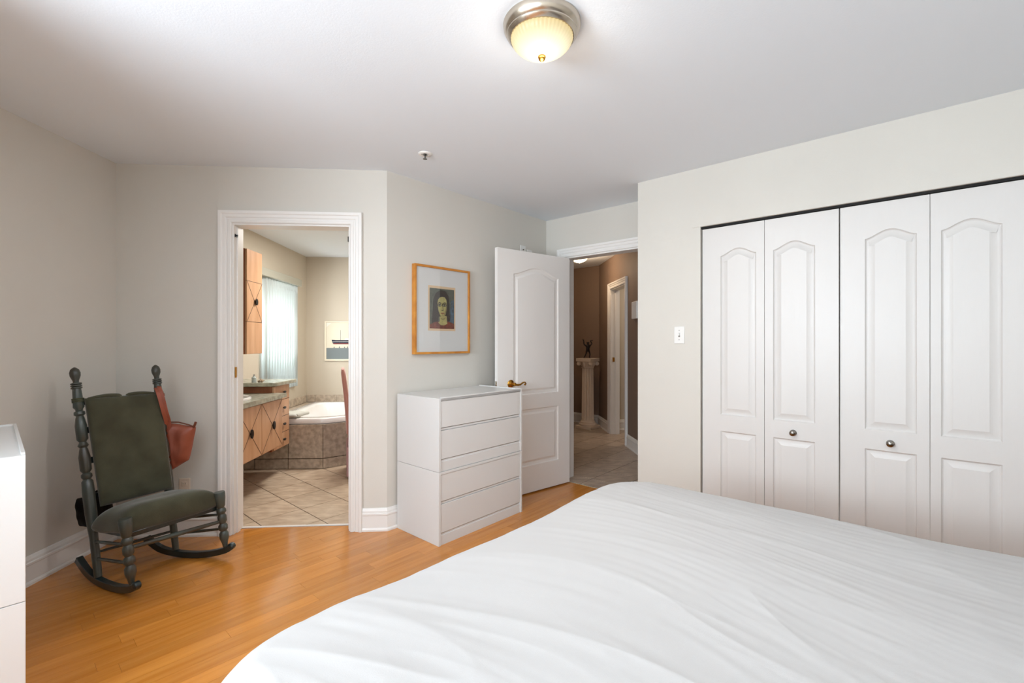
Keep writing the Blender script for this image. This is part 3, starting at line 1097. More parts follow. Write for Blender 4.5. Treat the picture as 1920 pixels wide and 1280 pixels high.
rung(at(FL0, FL1, .245), at(FR0, FR1, .222), .0125)
rung(at(RL0, RL1, .225), at(FL0, FL1, .262), .0085)
rung(at(RL0, RL1, .137), at(FL0, FL1, .170), .0085)
rung(at(RR0, RR1, .225), at(FR0, FR1, .262), .0085)
rung(at(RR0, RR1, .137), at(FR0, FR1, .176), .0085)
rung(at(RL0, RL1, .168), at(RR0, RR1, .155), .0085)
rung(at(RL0, RL1, .30), at(RR0, RR1, .30), .011)
for z in (.45, .64, .80, .95):
    a, b = at(RL0, RL1, z), at(RR0, RR1, z)
    MB().ribbon([a + (b - a) * (i / 10) + Vector((-.9, .43, 0)) * (.02 * sin(pi * i / 10)) for i in range(11)], .034, .012, (0, 0, 1)).build('back_rail', M_TEAL, rc, matrix=Matrix.Identity(4), bevel=.003)


def spline(pts, n=8):
    P = [Vector(p) for p in pts]
    out = []
    for i in range(len(P) - 1):
        a, b, c, d = P[max(i - 1, 0)], P[i], P[i + 1], P[min(i + 2, len(P) - 1)]
        for j in range(n):
            t_ = j / n
            out.append(.5 * ((2 * b) + (c - a) * t_ + (2 * a - 5 * b + 4 * c - d) * t_ ** 2 + (-a + 3 * b - 3 * c + d) * t_ ** 3))
    out.append(P[-1])
    return out


for pts in (((-2.194, 2.641, .107), (-2.115, 2.603, .052), (-2.03, 2.561, .027), (-1.93, 2.513, .019), (-1.84, 2.469, .026), (-1.768, 2.434, .044), (-1.735, 2.418, .062)),
            ((-2.012, 2.886, .112), (-1.93, 2.878, .052), (-1.833, 2.868, .027), (-1.72, 2.857, .019), (-1.62, 2.847, .028), (-1.535, 2.839, .048), (-1.497, 2.835, .068))):
    d_ = (Vector(pts[-1]) - Vector(pts[0]))
    side = Vector((-d_.y, d_.x, 0)).normalized()
    b = MB().ribbon(spline(pts), .030, .034, side)
    e = Vector(pts[-1])
    b.lathe([(-.017, .012), (-.012, .020), (.012, .020), (.017, .012)], e + Vector((0, 0, .004)), side, 18)
    b.build('rocker', M_TEAL, rc, matrix=Matrix.Identity(4), bevel=.004)
# upholstery
fwd = (RL0 - RL1).cross(RR0 - RL0).normalized()
if fwd.x < 0:
    fwd = -fwd
bump_fn = lambda a, b, s: .004 * noise.noise(Vector((a * 3, b * 3, s)))
cu = cushion((-2.058, 2.609, .395), (-1.868, 2.893, .402), (-1.972, 2.936, .968), (-2.168, 2.644, .972), fwd, .034, .022, p=7, q=.42, fn=bump_fn)
cu.build('back_cushion', M_VELVET, rc, matrix=Matrix.Identity(4), smooth=60)
# notched top edge of the cushion: two padded lobes
for a, b in ((.02, .47), (.53, .98)):
    A, B = Vector((-2.168, 2.642, .962)), Vector((-1.973, 2.936, .960))
    p0, p1 = A + (B - A) * a, A + (B - A) * b
    pts = [p0 + (p1 - p0) * (i / 12) + Vector((0, 0, .016 * sin(pi * (i / 12 if a < .3 else 1 - i / 12) * .78))) for i in range(13)]
    MB().tube(pts, [.005] + [.011] * 11 + [.005], 12).build('back_cushion_lobe', M_VELVET, rc, matrix=Matrix.Identity(4), smooth=60)
seat = cushion((-2.045, 2.535, .312), (-1.80, 2.435, .345), (-1.552, 2.835, .338), (-1.85, 2.905, .318), (0, 0, 1), .098, .050, n=36, p=4.5, q=.36,
               fn=lambda a, b, s: .004 * noise.noise(Vector((a * 3, b * 3, 5 + s))))
seat.build('seat_cushion', M_VELVET, rc, matrix=Matrix.Identity(4), smooth=60)
sb = MB().prism([(-2.06, 2.56), (-1.80, 2.455), (-1.575, 2.83), (-1.85, 2.88)], .285, .312)
sb.build('seat_frame', M_TEAL, rc, matrix=Matrix.Identity(4), bevel=.004)
for P0_, P1_ in ((RL0, RL1), (RR0, RR1)):
    c_ = at(P0_, P1_, .962)
    ax = (P1_ - P0_).normalized()
    b = MB()
    for k in range(3):
        b.lathe([(0, .024), (.001, .0265), (.006, .0265), (.007, .024)], c_ + ax * (k * .008 - .012), ax, 20)
    if P0_ is RL0:
        b.tube([c_ + Vector((.018, .014, .0)), c_ + Vector((.035, .03, -.004)), c_ + Vector((.03, .05, .004)) if P0_ is RL0 else c_ + Vector((.02, -.02, .004))], .006, 8)
    b.build('tie', mat('green ribbon', (70, 72, 50), .8), rc, matrix=Matrix.Identity(4))

# leather bag on the right post
bag = thing('shoulder_bag', T(-1.88, 2.975, .62), label='rust red leather tote bag hanging from the rocking chair', cat='bag')
I4 = Matrix.Identity(4)
fn = lambda a, b, s: .010 * noise.noise(Vector((a * 3.2, b * 2.6, 3))) * s + (.006 * math.exp(-((a - .32) / .06) ** 2) if s == 1 else 0)
cushion((-1.928, 2.972, .487), (-1.838, 2.995, .545), (-1.792, 2.99, .752), (-1.975, 2.965, .788), (-.15, -1, 0), .038, .030, p=3.4, q=.45, n=30, fn=fn)\
    .build('bag_body', M_LEATHER, bag, matrix=I4, smooth=60)
for dy, dz in ((-.014, 0), (.010, .008)):
    pts = [(-1.985, 2.990, .940), (-1.995, 2.960, .978), (-1.978, 2.925 + dy, 1.000), (-1.950, 2.898 + dy, .985), (-1.930, 2.893 + dy, .93), (-1.920, 2.905 + dy, .86), (-1.921, 2.93 + dy, .80), (-1.932, 2.95 + dy, .765)]
    MB().ribbon(spline([(p[0], p[1], p[2] + dz * (1 if i < 5 else 0)) for i, p in enumerate(pts)], 6), .020, .005, (.6, .8, 0)).build('strap', M_LEATHER, bag, matrix=I4, bevel=.0015)
MB().plate([(-1.950, .80), (-1.905, .80), (-1.903, .765), (-1.915, .742), (-1.935, .742), (-1.95, .765)], 2.932, 2.936).build('strap_patch', M_LEATHER, bag, matrix=I4, bevel=.001)
MB().tube([(-1.96, 2.965, .786), (-1.88, 2.965, .785), (-1.82, 2.975, .765), (-1.795, 2.98, .752)], .004, 8).build('zip', M_LEATHER2, bag, matrix=I4)
MB().ribbon([(-1.800, 2.978, .748), (-1.790, 2.976, .765), (-1.783, 2.975, .785)], .014, .006, (1, .3, 0)).build('zip_tab', M_LEATHER2, bag, matrix=I4, bevel=.002)
# black bag behind the chair
kb = thing('black_bag', T(-2.25, 2.80, .2), label='black soft bag hanging behind the rocking chair, against the left wall', cat='bag')
cushion((-2.332, 2.82, .215), (-2.150, 2.81, .215), (-2.155, 2.80, .415), (-2.350, 2.82, .375), (-.1, -.97, 0), .04, .04, p=4, q=.4, n=18, fn=lambda a, b, s: .01 * noise.noise(Vector((a * 4, b * 4, 9))) * s)\
    .build('bag_body', mat('black nylon', (7, 7, 9), .6, spec=.2), kb, matrix=I4, smooth=60)
MB().ribbon(spline([(-2.26, 2.81, .40), (-2.17, 2.79, .45), (-2.045, 2.735, .475), (-2.04, 2.76, .44), (-2.18, 2.80, .40)], 6), .018, .004, (.5, .8, 0)).build('strap', mat('black nylon', (7, 7, 9), .6), kb, matrix=I4)

# ------------------------------------------------------------------ bed
FBED = Matrix(((S2, S2, 0, 0), (S2, -S2, 0, 0), (0, 0, 1, 0), (0, 0, 0, 1)))   # (s, v) -> world; s along u, v along (1,-1)
bed = thing('bed', T(.8, .1, 0), label='bed hidden under the white duvet', cat='bed')


def bedbox(b, s0, s1, v0, v1, z0, z1):
    vs = []
    for z in (z0, z1):
        for (s, v) in ((s0, v0), (s1, v0), (s1, v1), (s0, v1)):
            vs.append(((s + v) * S2, (s - v) * S2, z))
    return b.add(vs, [(0, 1, 2, 3), (4, 5, 6, 7), (0, 1, 5, 4), (1, 2, 6, 5), (2, 3, 7, 6), (3, 0, 4, 7)])


bedbox(MB(), .24, 1.96, -.98, .97, .36, .56).build('mattress', M_MATT, bed, matrix=I4, bevel=.04, seg=4)
bedbox(MB(), .26, 1.94, -.96, .97, .16, .355).build('box_spring', M_MATT, bed, matrix=I4, bevel=.02)
for s in (.34, 1.86):
    for v in (-.88, .88):
        MB().lathe([(0, .03), (.16, .036)], ((s + v) * S2, (s - v) * S2, 0), (0, 0, 1), 16).build('leg', M_BEDW, bed, matrix=I4)
bedbox(MB(), .20, 2.0, .985, 1.05, 0, 1.05).build('headboard', M_BEDW, bed, matrix=I4, bevel=.01)

S0, S1, V0, V1 = .20, 2.085, -1.115, .95
ZT = .652
NT, NR = 900, 230
RC = .27


def outline(th, rc_):
    """rounded rectangle point and outward normal for parameter th in [0,1)"""
    hs, hv = (S1 - S0) / 2, (V1 - V0) / 2
    segs = []
    a = (hs - rc_) * 2; b = (hv - rc_) * 2; c = rc_ * pi / 2
    L = 2 * a + 2 * b + 4 * c
    d = th * L
    # start at (hs, -hv+rc) going +v
    for k, (ln, typ) in enumerate(((b, 'e'), (c, 'c'), (a, 'e'), (c, 'c'), (b, 'e'), (c, 'c'), (a, 'e'), (c, 'c'))):
        if d <= ln or k == 7:
            q = k // 2
            if typ == 'e':
                if q == 0: return (hs, -hv + rc_ + d), (1, 0)
                if q == 1: return (hs - rc_ - d, hv), (0, 1)
                if q == 2: return (-hs, hv - rc_ - d), (-1, 0)
                return (-hs + rc_ + d, -hv), (0, -1)
            an = q * pi / 2 + d / rc_
            cx = (hs - rc_) * (1 if q in (0, 3) else -1)
            cy = (hv - rc_) * (1 if q in (0, 1) else -1)
            return (cx + rc_ * cos(an), cy + rc_ * sin(an)), (cos(an), sin(an))
        d -= ln


def wrinkle(s, v):
    p = Vector((s, v, 0))
    # gentle billows of the filling
    z = .020 * noise.noise(Vector((s * 1.5 + 3.1, v * 1.3, 1.7)))
    z += .008 * noise.noise(Vector((s * 3.4, v * 2.2, 4.2)))
    # drawn folds running lengthwise, fanning slightly
    ang = .10 + .42 * noise.noise(Vector((s * .8, v * .8, 7.7)))
    a = s * cos(ang) + v * sin(ang)
    b = v * cos(ang) - s * sin(ang)
    w = noise.noise(Vector((s * 1.1 + 9, v * 1.0, 2.2))) * .5 + .55
    w = min(max(w, .12), 1)
    r1 = 1 - abs(noise.noise(Vector((a * 5.2, b * 1.5, 0)))) * 2
    r2 = 1 - abs(noise.noise(Vector((a * 13, b * 3.0, 3.3)))) * 2
    z += w * w * (.0105 * r1 * abs(r1) + .0019 * r2 * abs(r2))
    z += .0011 * noise.noise(Vector((a * 42, b * 5, 6)))
    return z


cs, cv = (S0 + S1) / 2, (V0 + V1) / 2
vs, fs = [], []
rollr = .085
nroll = 36
prof = []          # (inset from outline, z drop)
for i in range(NR):
    prof.append(('in', i / (NR - 1)))
for i in range(1, nroll + 1):
    prof.append(('out', i / nroll))
for (kind, k) in prof:
    for j in range(NT):
        (ox, oy), (nx, ny) = outline(j / NT, RC)
        if kind == 'in':
            kk = k ** .9
            x, y = (ox - nx * rollr) * kk, (oy - ny * rollr) * kk
            e = max(0, kk - .72) / .28
            z = ZT - .012 * e * e
            s_, v_ = cs + x, cv + y
            z += wrinkle(s_, v_)
        else:
            an = min(k * 3, 1) * pi / 2
            x, y = ox - nx * rollr * (1 - sin(an)), oy - ny * rollr * (1 - sin(an))
            z = ZT - .012 - rollr * (1 - cos(an))
            if k > 1 / 3:
                dd = (k - 1 / 3) * 1.5
                z -= dd * .30
                wv = .018 * dd * sin(j * .09 + 2 * noise.noise(Vector((j * .02, 0, 0))))
                x += nx * wv; y += ny * wv
            s_, v_ = cs + x, cv + y
            z += wrinkle(s_, v_) * (1 - .8 * k)
        vs.append(((s_ + v_) * S2, (s_ - v_) * S2, z))
nrow = len(prof)
vs[0:NT] = [((cs + cv) * S2, (cs - cv) * S2, ZT + wrinkle(cs, cv))] * NT
for i in range(nrow - 1):
    for j in range(NT):
        k = (j + 1) % NT
        fs.append((i * NT + j, i * NT + k, (i + 1) * NT + k, (i + 1) * NT + j))
me = bpy.data.meshes.new('duvet')
me.from_pydata(vs, [], fs)
bm = bmesh.new()
bm.from_mesh(me)
bmesh.ops.remove_doubles(bm, verts=bm.verts[:NT], dist=1e-5)
bmesh.ops.recalc_face_normals(bm, faces=bm.faces)
bm.to_mesh(me)
bm.free()
me.materials.append(M_CLOTH)
me.shade_smooth()
du = bpy.data.objects.new('duvet', me)
COL.objects.link(du)
tag(du, 'large white wrinkled duvet spread over the bed', 'duvet')

# ------------------------------------------------------------------ bathroom vanity (FBL frame: x = world y, -y = towards the room)
va = thing('bathroom_vanity', FBL @ T(3.4, 0, .32), label='maple bathroom vanity with crossed inlay doors and oval black knobs', cat='vanity')
F = FBL
MB().box((3.312, -.57, .345), (4.385, 0, .66)).box((3.312, -.57, .66), (4.385, -.55, .765)).box((4.365, -.55, .66), (4.385, 0, .765)).box((3.312, -.55, .66), (3.33, 0, .765)).build('body', M_MAPLE, va, matrix=F, bevel=.002)
MB().box((3.312, -.575, .325), (4.39, 0, .345)).build('base_panel', M_MAPLE, va, matrix=F, bevel=.002)
for x0 in (3.215 + .39, 3.995):
    x1 = x0 + .387
    if x0 < 3.7:
        x0 = 3.607
    d = MB().box((x0 + .002, -.588, .335), (x1 - .002, -.571, .757)).build('door', M_MAPLE, va, matrix=F, bevel=.001)
    for (a, b) in (((x0 + .004, .337), (x1 - .004, .755)), ((x0 + .004, .755), (x1 - .004, .337))):
        A = Vector((a[0], -.5884, a[1])); B = Vector((b[0], -.5884, b[1]))
        MB().ribbon([A, B], .004, .0012, (0, 0, 1)).build('inlay', M_INLAY, d, matrix=F, smooth=0)
    xm, zm = (x0 + x1) / 2, .546
    b = MB().lathe([(0, .006), (.012, .006)], (xm, -.588, zm), (0, -1, 0), 12)
    q = ell(0, 0, .020, .036, 28)
    b.plate([(xm + p[0], zm + p[1]) for p in q], -.608, -.598)
    b.build('knob', M_BLACK, d, matrix=F, bevel=.003)
MB().box((3.312, -.588, .335), (3.603, -.571, .757)).build('door', M_MAPLE, va, matrix=F, bevel=.001)
MB().box((3.312, -.572, .757), (4.387, -.560, .768)).build('gap_shadow', M_INLAY, va, matrix=F)
# drawer tower
tw = thing('drawer_tower', FBL @ T(4.39, 0, .26), label='narrow maple drawer tower between vanity and bathtub', cat='drawer unit')
MB().box((4.392, -.49, .26), (4.733, 0, .868)).build('body', M_CHERRY, tw, matrix=F, bevel=.002)
for i, (z0, z1) in enumerate(((.27, .408), (.412, .562), (.566, .722), (.726, .862))):
    d = MB().box((4.397, -.507, z0), (4.731, -.491, z1)).build('drawer', M_MAPLE, tw, matrix=F, bevel=.001)
    zm = (z0 + z1) / 2
    b = MB().lathe([(0, .006), (.012, .006)], (4.60, -.507, zm), (0, -1, 0), 10)
    b.plate([(4.60 + p[0], zm + p[1]) for p in ell(0, 0, .024, .012, 20)], -.525, -.517)
    b.build('knob', M_BLACK, d, matrix=F, bevel=.002)
for z in (.410, .564, .724):
    MB().box((4.395, -.5074, z - .002), (4.732, -.495, z + .002)).build('groove', M_INLAY, tw, matrix=F, smooth=0)
# counters
ct = MB()
_o = [(3.312, -.625), (4.39, -.625), (4.391, 0), (3.312, 0)]
_h = [(3.84 + p[0], -.33 + p[1]) for p in ell(0, 0, .235, .19, 40)]
_t = tessellate_polygon([[Vector((p[0], p[1], 0)) for p in _o], [Vector((p[0], p[1], 0)) for p in _h]])
for z in (.770, .808):
    ct.add([(p[0], p[1], z) for p in _o + _h], [tuple(t) for t in _t])
for lp in (_o, _h):
    n = len(lp)
    ct.add([(p[0], p[1], z) for z in (.770, .808) for p in lp], [(i, (i + 1) % n, (i + 1) % n + n, i + n) for i in range(n)])
co_ = ct.build('vanity_counter', M_STONE, matrix=F)
merge(co_)
tag(co_, 'grey green stone countertop around the washbasin', 'countertop')
pts = [(4.33, 0), (4.33, -.42), (4.345, -.52), (4.38, -.545)] + [(4.775 + .025 * sin(a), -.53 + .03 * -cos(a)) for a in (0, .5, 1.0, 1.5)] + [(4.80, 0)]
tag(MB().prism(pts, .8695, .905).build('ledge_counter', M_STONE, matrix=F, bevel=.006), 'raised grey green stone ledge on top of the drawer tower', 'countertop')
# sink
sk = thing('washbasin', FBL @ T(3.84, -.33, .80), label='white oval drop in washbasin in the stone counter', cat='sink')
seg = 48
prof = [(0, 1.0), (.012, 1.0), (.018, .975), (.020, .93), (.016, .88), (-.0005, .86), (-.03, .80), (-.10, .55), (-.12, .2), (-.122, .02)]
vs = []
for (h, r) in prof:
    for i in range(seg):
        a = 2 * pi * i / seg
        vs.append((.262 * r * cos(a), .215 * r * sin(a), h + .008))
fs = [(j * seg + i, j * seg + (i + 1) % seg, (j + 1) * seg + (i + 1) % seg, (j + 1) * seg + i) for j in range(len(prof) - 1) for i in range(seg)]
MB().add(vs, fs).build('basin', M_PORC, sk, smooth=60)
cx_, cy_ = 0, .0
fa = thing('faucet', FBL @ T(3.84, -.075, .808), label='chrome basin faucet behind the washbasin', cat='faucet')
M_CHR = mat('chrome', (220, 220, 220), .08, 1)
MB().lathe([(0, .028), (.01, .026), (.02, .015), (.10, .013), (.105, .002)], (0, 0, 0), (0, 0, 1), 18).tube([(0, 0, .09), (0, -.05, .12), (0, -.11, .11), (0, -.13, .08)], .010, 10).build('spout', M_CHR, fa)
for s in (-1, 1):
    MB().lathe([(0, .022), (.01, .02), (.02, .012), (.045, .012), (.05, .018), (.06, .018), (.064, .003)], (s * .10, 0, 0), (0, 0, 1), 16).build('tap', M_CHR, fa)
# small items on the ledge
ob = thing('glass_bottle', FBL @ T(4.385, -.335, .905), label='small clear glass bottle on the stone ledge', cat='bottle')
MB().lathe([(0, .018), (.002, .02), (.045, .02), (.052, .010), (.060, .008)], (0, 0, 0), (0, 0, 1), 18).build('body', mat('pale glass', (190, 200, 198), .1), ob, smooth=40)
MB().lathe([(0, .009), (.014, .009), (.016, .002)], (0, 0, .060), (0, 0, 1), 14).build('cap', M_CHR, ob)
sh = MB()
for k in range(6):
    a = k * 1.05
    r = .017
    c = Vector((r * cos(a), r * sin(a), .010 + .004 * (k % 2)))
    sh.lathe([(-.011, .002), (-.007, .008), (0, .011), (.007, .008), (.011, .002)], c, (cos(a), sin(a), .5), 10)
sh.lathe([(-.012, .002), (-.007, .009), (0, .012), (.008, .008), (.014, .001)], (0, 0, .022), (0, 0, 1), 10)
tag(sh.build('pebble_ornament', mat('taupe shell', (170, 148, 124), .5), matrix=FBL @ T(4.40, -.39, .905)), 'small taupe ornament of clustered shells on the ledge', 'ornament')

# upper cabinet
uc = thing('wall_cabinet', FBL @ T(4.23, 0, 1.167), label='narrow maple wall cabinet with crossed inlay door', cat='cabinet')
MB().box((4.225, -.332, 1.167), (4.508, 0, 2.103)).build('body', M_CHERRY, uc, matrix=F, bevel=.002)
for i, (z0, z1) in enumerate(((1.169, 1.455), (1.458, 1.818), (1.821, 2.101))):
    d = MB().box((4.230, -.350, z0), (4.506, -.3335, z1)).build('door', M_MAPLE, uc, matrix=F, bevel=.001)
    if i == 1:
        for (a, b) in (((4.232, z0 + .002), (4.504, z1 - .002)), ((4.232, z1 - .002), (4.504, z0 + .002))):
            MB().ribbon([(a[0], -.3504, a[1]), (b[0], -.3504, b[1])], .004, .0012, (0, 0, 1)).build('inlay', M_INLAY, d, matrix=F, smooth=0)
        b = MB().lathe([(0, .006), (.012, .006)], (4.378, -.350, 1.640), (0, -1, 0), 12)
        b.plate([(4.378 + p[0], 1.640 + p[1]) for p in ell(0, 0, .020, .030, 24)], -.368, -.359)
        b.build('knob', M_BLACK, d, matrix=F, bevel=.003)
for z in (1.4565, 1.8195):
    MB().box((4.230, -.3506, z - .0015), (4.506, -.34, z + .0015)).build('groove', M_INLAY, uc, matrix=F, smooth=0)
MB().box((4.2255, -.334, 1.168), (4.2305, -.3325, 2.102)).build('edge_gap', M_INLAY, uc, matrix=F)

# ------------------------------------------------------------------ bathtub
ZB = .448
BP = [(-2.45, 4.79), (-1.630, 4.775), (-1.10, 5.14), (-1.10, 6.52), (-2.45, 6.52)]
ts = thing('tub_surround', T(-1.8, 5.6, 0), label='mottled beige tiled surround of the corner bathtub', cat='bathtub surround')
inner = [(-2.44, 4.80), (-1.634, 4.785), (-1.11, 5.146), (-1.11, 6.51), (-2.44, 6.51)]
MB().prism(inner, 0, ZB - .006).build('core', M_GROUT, ts, matrix=I4, smooth=0)


def tile_run(p0, p1, xs, zs, th=.010, parent=ts):
    p0, p1 = Vector(p0), Vector(p1)
    d = (p1 - p0).normalized()
    n_ = Vector((d.y, -d.x))
    for a, b in zip(xs, xs[1:]):
        for z0, z1 in zip(zs, zs[1:]):
            g = .0036
            c0 = p0 + d * (a + g); c1 = p0 + d * (b - g)
            poly = [(c0.x, c0.y), (c1.x, c1.y), (c1.x - n_.x * th, c1.y - n_.y * th), (c0.x - n_.x * th, c0.y - n_.y * th)]
            MB().prism(poly, z0 + g, z1 - g).build('tile', M_TUBTILE, parent, matrix=I4, bevel=.001)


tile_run(BP[0], BP[1], [0, .145, .475, .82], [0, .103, ZB])
tile_run(BP[1], BP[2], [0, .33, .643], [0, .103, ZB])
tile_run(BP[2], BP[3], [0, .33, .66, .99, 1.38], [0, .103, ZB])
for (a, b) in ((4.80, 5.13), (5.13, 5.46), (5.46, 5.79), (5.79, 6.12), (6.12, 6.50)):
    MB().box((-2.438, a + .002, ZB - .010), (-2.222, b - .002, ZB)).build('tile', M_TUBTILE, ts, matrix=I4, bevel=.001)
for (a, b) in ((-2.21, -2.0), (-2.0, -1.67), (-1.67, -1.34), (-1.34, -1.12)):
    MB().box((a + .002, 6.18, ZB - .010), (b - .002, 6.50, ZB)).build('tile', M_TUBTILE, ts, matrix=I4, bevel=.001)
# splash tiles on the walls
bs = thing('splash_tiles', T(-2.3, 6.4, ZB), label='row of mottled beige splash tiles above the bathtub', cat='backsplash')
tile_run((-2.438, 4.80), (-2.438, 6.51), [0, .33, .66, .99, 1.32, 1.70], [ZB, .553], parent=bs, th=.011)
tile_run((-2.438, 6.509), (-1.12, 6.509), [0, .11, .40, .70, 1.0, 1.3], [ZB, .553], parent=bs, th=.011)
# tub
TP = [(-2.205, 4.815), (-1.640, 4.800), (-1.20, 5.11), (-1.20, 6.16), (-2.205, 6.16)]
tb = thing('bathtub', T(-1.7, 5.5, ZB), label='white corner bathtub set in the tiled surround', cat='bathtub')


def round_poly(pts, r, n=6):
    out = []
    m_ = len(pts)
    for i in range(m_):
        p = Vector(pts[i]); a = (Vector(pts[i - 1]) - p).normalized(); c = (Vector(pts[(i + 1) % m_]) - p).normalized()
        A, C_ = p + a * r, p + c * r
        for k in range(n + 1):
            t_ = k / n
            q = A * (1 - t_) ** 2 + p * (2 * t_ * (1 - t_)) + C_ * t_ ** 2
            out.append((q.x, q.y))
    return out


rp = round_poly(TP, .05)
n = len(rp)
levels = [(rp, ZB - .3), (rp, ZB), (rp, ZB + .046), (offset_poly(rp, .006), ZB + .052)]
inn = offset_poly(round_poly(offset_poly(TP, .11), .16), 0)
levels += [(inn, ZB + .052)]
inn2 = round_poly(offset_poly(TP, .12), .16); levels += [(inn2, ZB + .040)]
inn3 = round_poly(offset_poly(TP, .16), .18); levels += [(inn3, ZB - .15)]
inn4 = round_poly(offset_poly(TP, .23), .18); levels += [(inn4, ZB - .34)]
vs = [(p[0], p[1], z) for l, z in levels for p in l]
fs = [(j * n + i, j * n + (i + 1) % n, (j + 1) * n + (i + 1) % n, (j + 1) * n + i) for j in range(len(levels) - 1) for i in range(n)]
fs.append(tuple((len(levels) - 1) * n + i for i in range(n)))
MB().add(vs[n:], [tuple(i - n for i in f_) for f_ in fs if min(f_) >= n]).build('shell', M_PORC, tb, matrix=I4, smooth=50)
MB().lathe([(0, .03), (.003, .03), (.004, .002)], (-1.7, 5.5, ZB - .338), (0, 0, 1), 20).build('drain', M_CHR, tb, matrix=I4)
# carve the surround core so the basin shows
core = [o for o in ts.children if o.name.startswith('core')][0]
core.data.clear_geometry()
mb = MB()
for i in range(5):
    a, b = inner[i], inner[(i + 1) % 5]
    q = offset_poly(inner, .03)
    mb.prism([a, b, q[(i + 1) % 5], q[i]], 0, ZB - .010)
mb.box((-2.43, 4.83, ZB - .03), (-2.21, 6.48, ZB - .010)).box((-2.21, 6.165, ZB - .03), (-1.13, 6.48, ZB - .010))
core.data.from_pydata(mb.v, [], mb.f)
# towel
tw_ = thing('folded_towel', T(-1.95, 4.93, .5), label='folded grey white towel on the bathtub rim', cat='towel')
cushion((-2.16, 4.80, .523), (-1.90, 4.80, .523), (-1.865, 5.03, .523), (-2.10, 5.08, .523), (0, 0, 1), .028, .020, p=6, q=.4, n=20, fn=lambda a, b, s: .006 * noise.noise(Vector((a * 4, b * 4, 2))))\
    .build('lower_fold', M_TOWEL, tw_, matrix=I4, smooth=60)
MB().tube(spline([(-1.905, 4.82, .53), (-1.88, 4.92, .535), (-1.865, 5.02, .53)], 5), [.014] + [.020] * 9 + [.014], 12).build('rolled_edge', M_TOWEL, tw_, matrix=I4, smooth=60)
# pink chair
pc = thing('upholstered_chair', T(-1.2, 4.6, 0), label='pink upholstered chair partly hidden behind the bathroom door casing', cat='chair')
PX = T(-1.145, 4.665, 0) @ Matrix.Rotation(radians(16.5), 4, 'Z')
vs = []
bk = MB()
sec = []
for i in range(15):
    z = .42 + i / 14 * .60
    xo = -.19 - .055 * (i / 14) ** 1.5
    th_ = .055 - .012 * (i / 14)
    if i == 14: th_ *= .55
    sec.append((z, xo, th_))
for (z, xo, th_) in sec:
    for j in range(12):
        a = 2 * pi * j / 12
        ca, sa = cos(a), sin(a)
        vs.append((xo + th_ / 2 * math.copysign(abs(ca) ** .5, ca), .225 * math.copysign(abs(sa) ** .35, sa), z))
fs = [(j * 12 + i, j * 12 + (i + 1) % 12, (j + 1) * 12 + (i + 1) % 12, (j + 1) * 12 + i) for j in range(14) for i in range(12)]
fs += [tuple(range(12)), tuple(14 * 12 + i for i in range(12))]
bk.add(vs, fs).build('backrest', M_PINK, pc, matrix=PX, smooth=50)
MB().box((-.20, -.225, .30), (.24, .225, .46)).build('seat', M_PINK, pc, matrix=PX, bevel=.03, seg=4)
MB().box((-.212, -.228, .02), (.25, .228, .30)).build('skirt', mat('lilac pink skirt fabric', (196, 158, 160), .9), pc, matrix=PX, bevel=.01)
# ship picture
spc = thing('ship_picture', FBK @ T(.254, -.002, 1.017), label='cream framed poster of a navy ocean liner on the bathroom wall', cat='picture')
SW, SH = .70, .541
for a in (((0, -.022, 0), (.018, 0, SH)), ((SW - .018, -.022, 0), (SW, 0, SH)), ((.018, -.022, 0), (SW - .018, 0, .018)), ((.018, -.022, SH - .018), (SW - .018, 0, SH))):
    MB().box(*a).build('frame_side', M_CREAMF, spc, bevel=.0015)
pr = MB().box((.018, -.012, .018), (SW - .018, -.002, SH - .018)).build('print', mat('print cream sky', (226, 218, 196), .7), spc, smooth=0)


def sp_(pts, m, k):
    MB().plate(pts, -.012 - k * .0004, -.0118).build('printed_shape', m, pr, smooth=0)


sp_([(.022, .022), (SW - .022, .022), (SW - .022, .175), (.022, .175)], mat('print sea', (122, 130, 132), .7), 1)
sp_([(.022, .46), (.09, .519), (.022, .519)], mat('print pale', (236, 232, 220), .7), 1)
sp_([(.092, .288), (.15, .283), (.55, .283), (.62, .300), (.60, .24), (.57, .228), (.13, .228), (.10, .25)], mat('print navy', (34, 36, 58), .7), 2)
sp_([(.105, .240), (.58, .238), (.57, .226), (.12, .226)], mat('print red', (120, 44, 44), .7), 3)
sp_([(.10, .262), (.60, .262), (.60, .258), (.10, .258)], mat('print pale', (236, 232, 220), .7), 3)
sp_([(.26, .284), (.52, .284), (.50, .310), (.28, .310)], mat('print pale', (236, 232, 220), .7), 2)
for x in (.335, .39, .445):
    sp_([(x, .31), (x + .028, .31), (x + .024, .365), (x + .004, .365)], mat('print navy', (34, 36, 58), .7), 3)
for x in (.21, .55):
    sp_([(x, .283), (x + .003, .283), (x + .003, .42), (x, .42)], mat('print navy', (34, 36, 58), .7), 3)
for i in range(9):
    x = .12 + i * .06 + .01 * (i % 3)
    sp_([(x, .176), (x + .012, .176), (x + .009, .192 + .005 * (i % 2)), (x + .003, .192)], mat('print navy', (34, 36, 58), .7), 3)

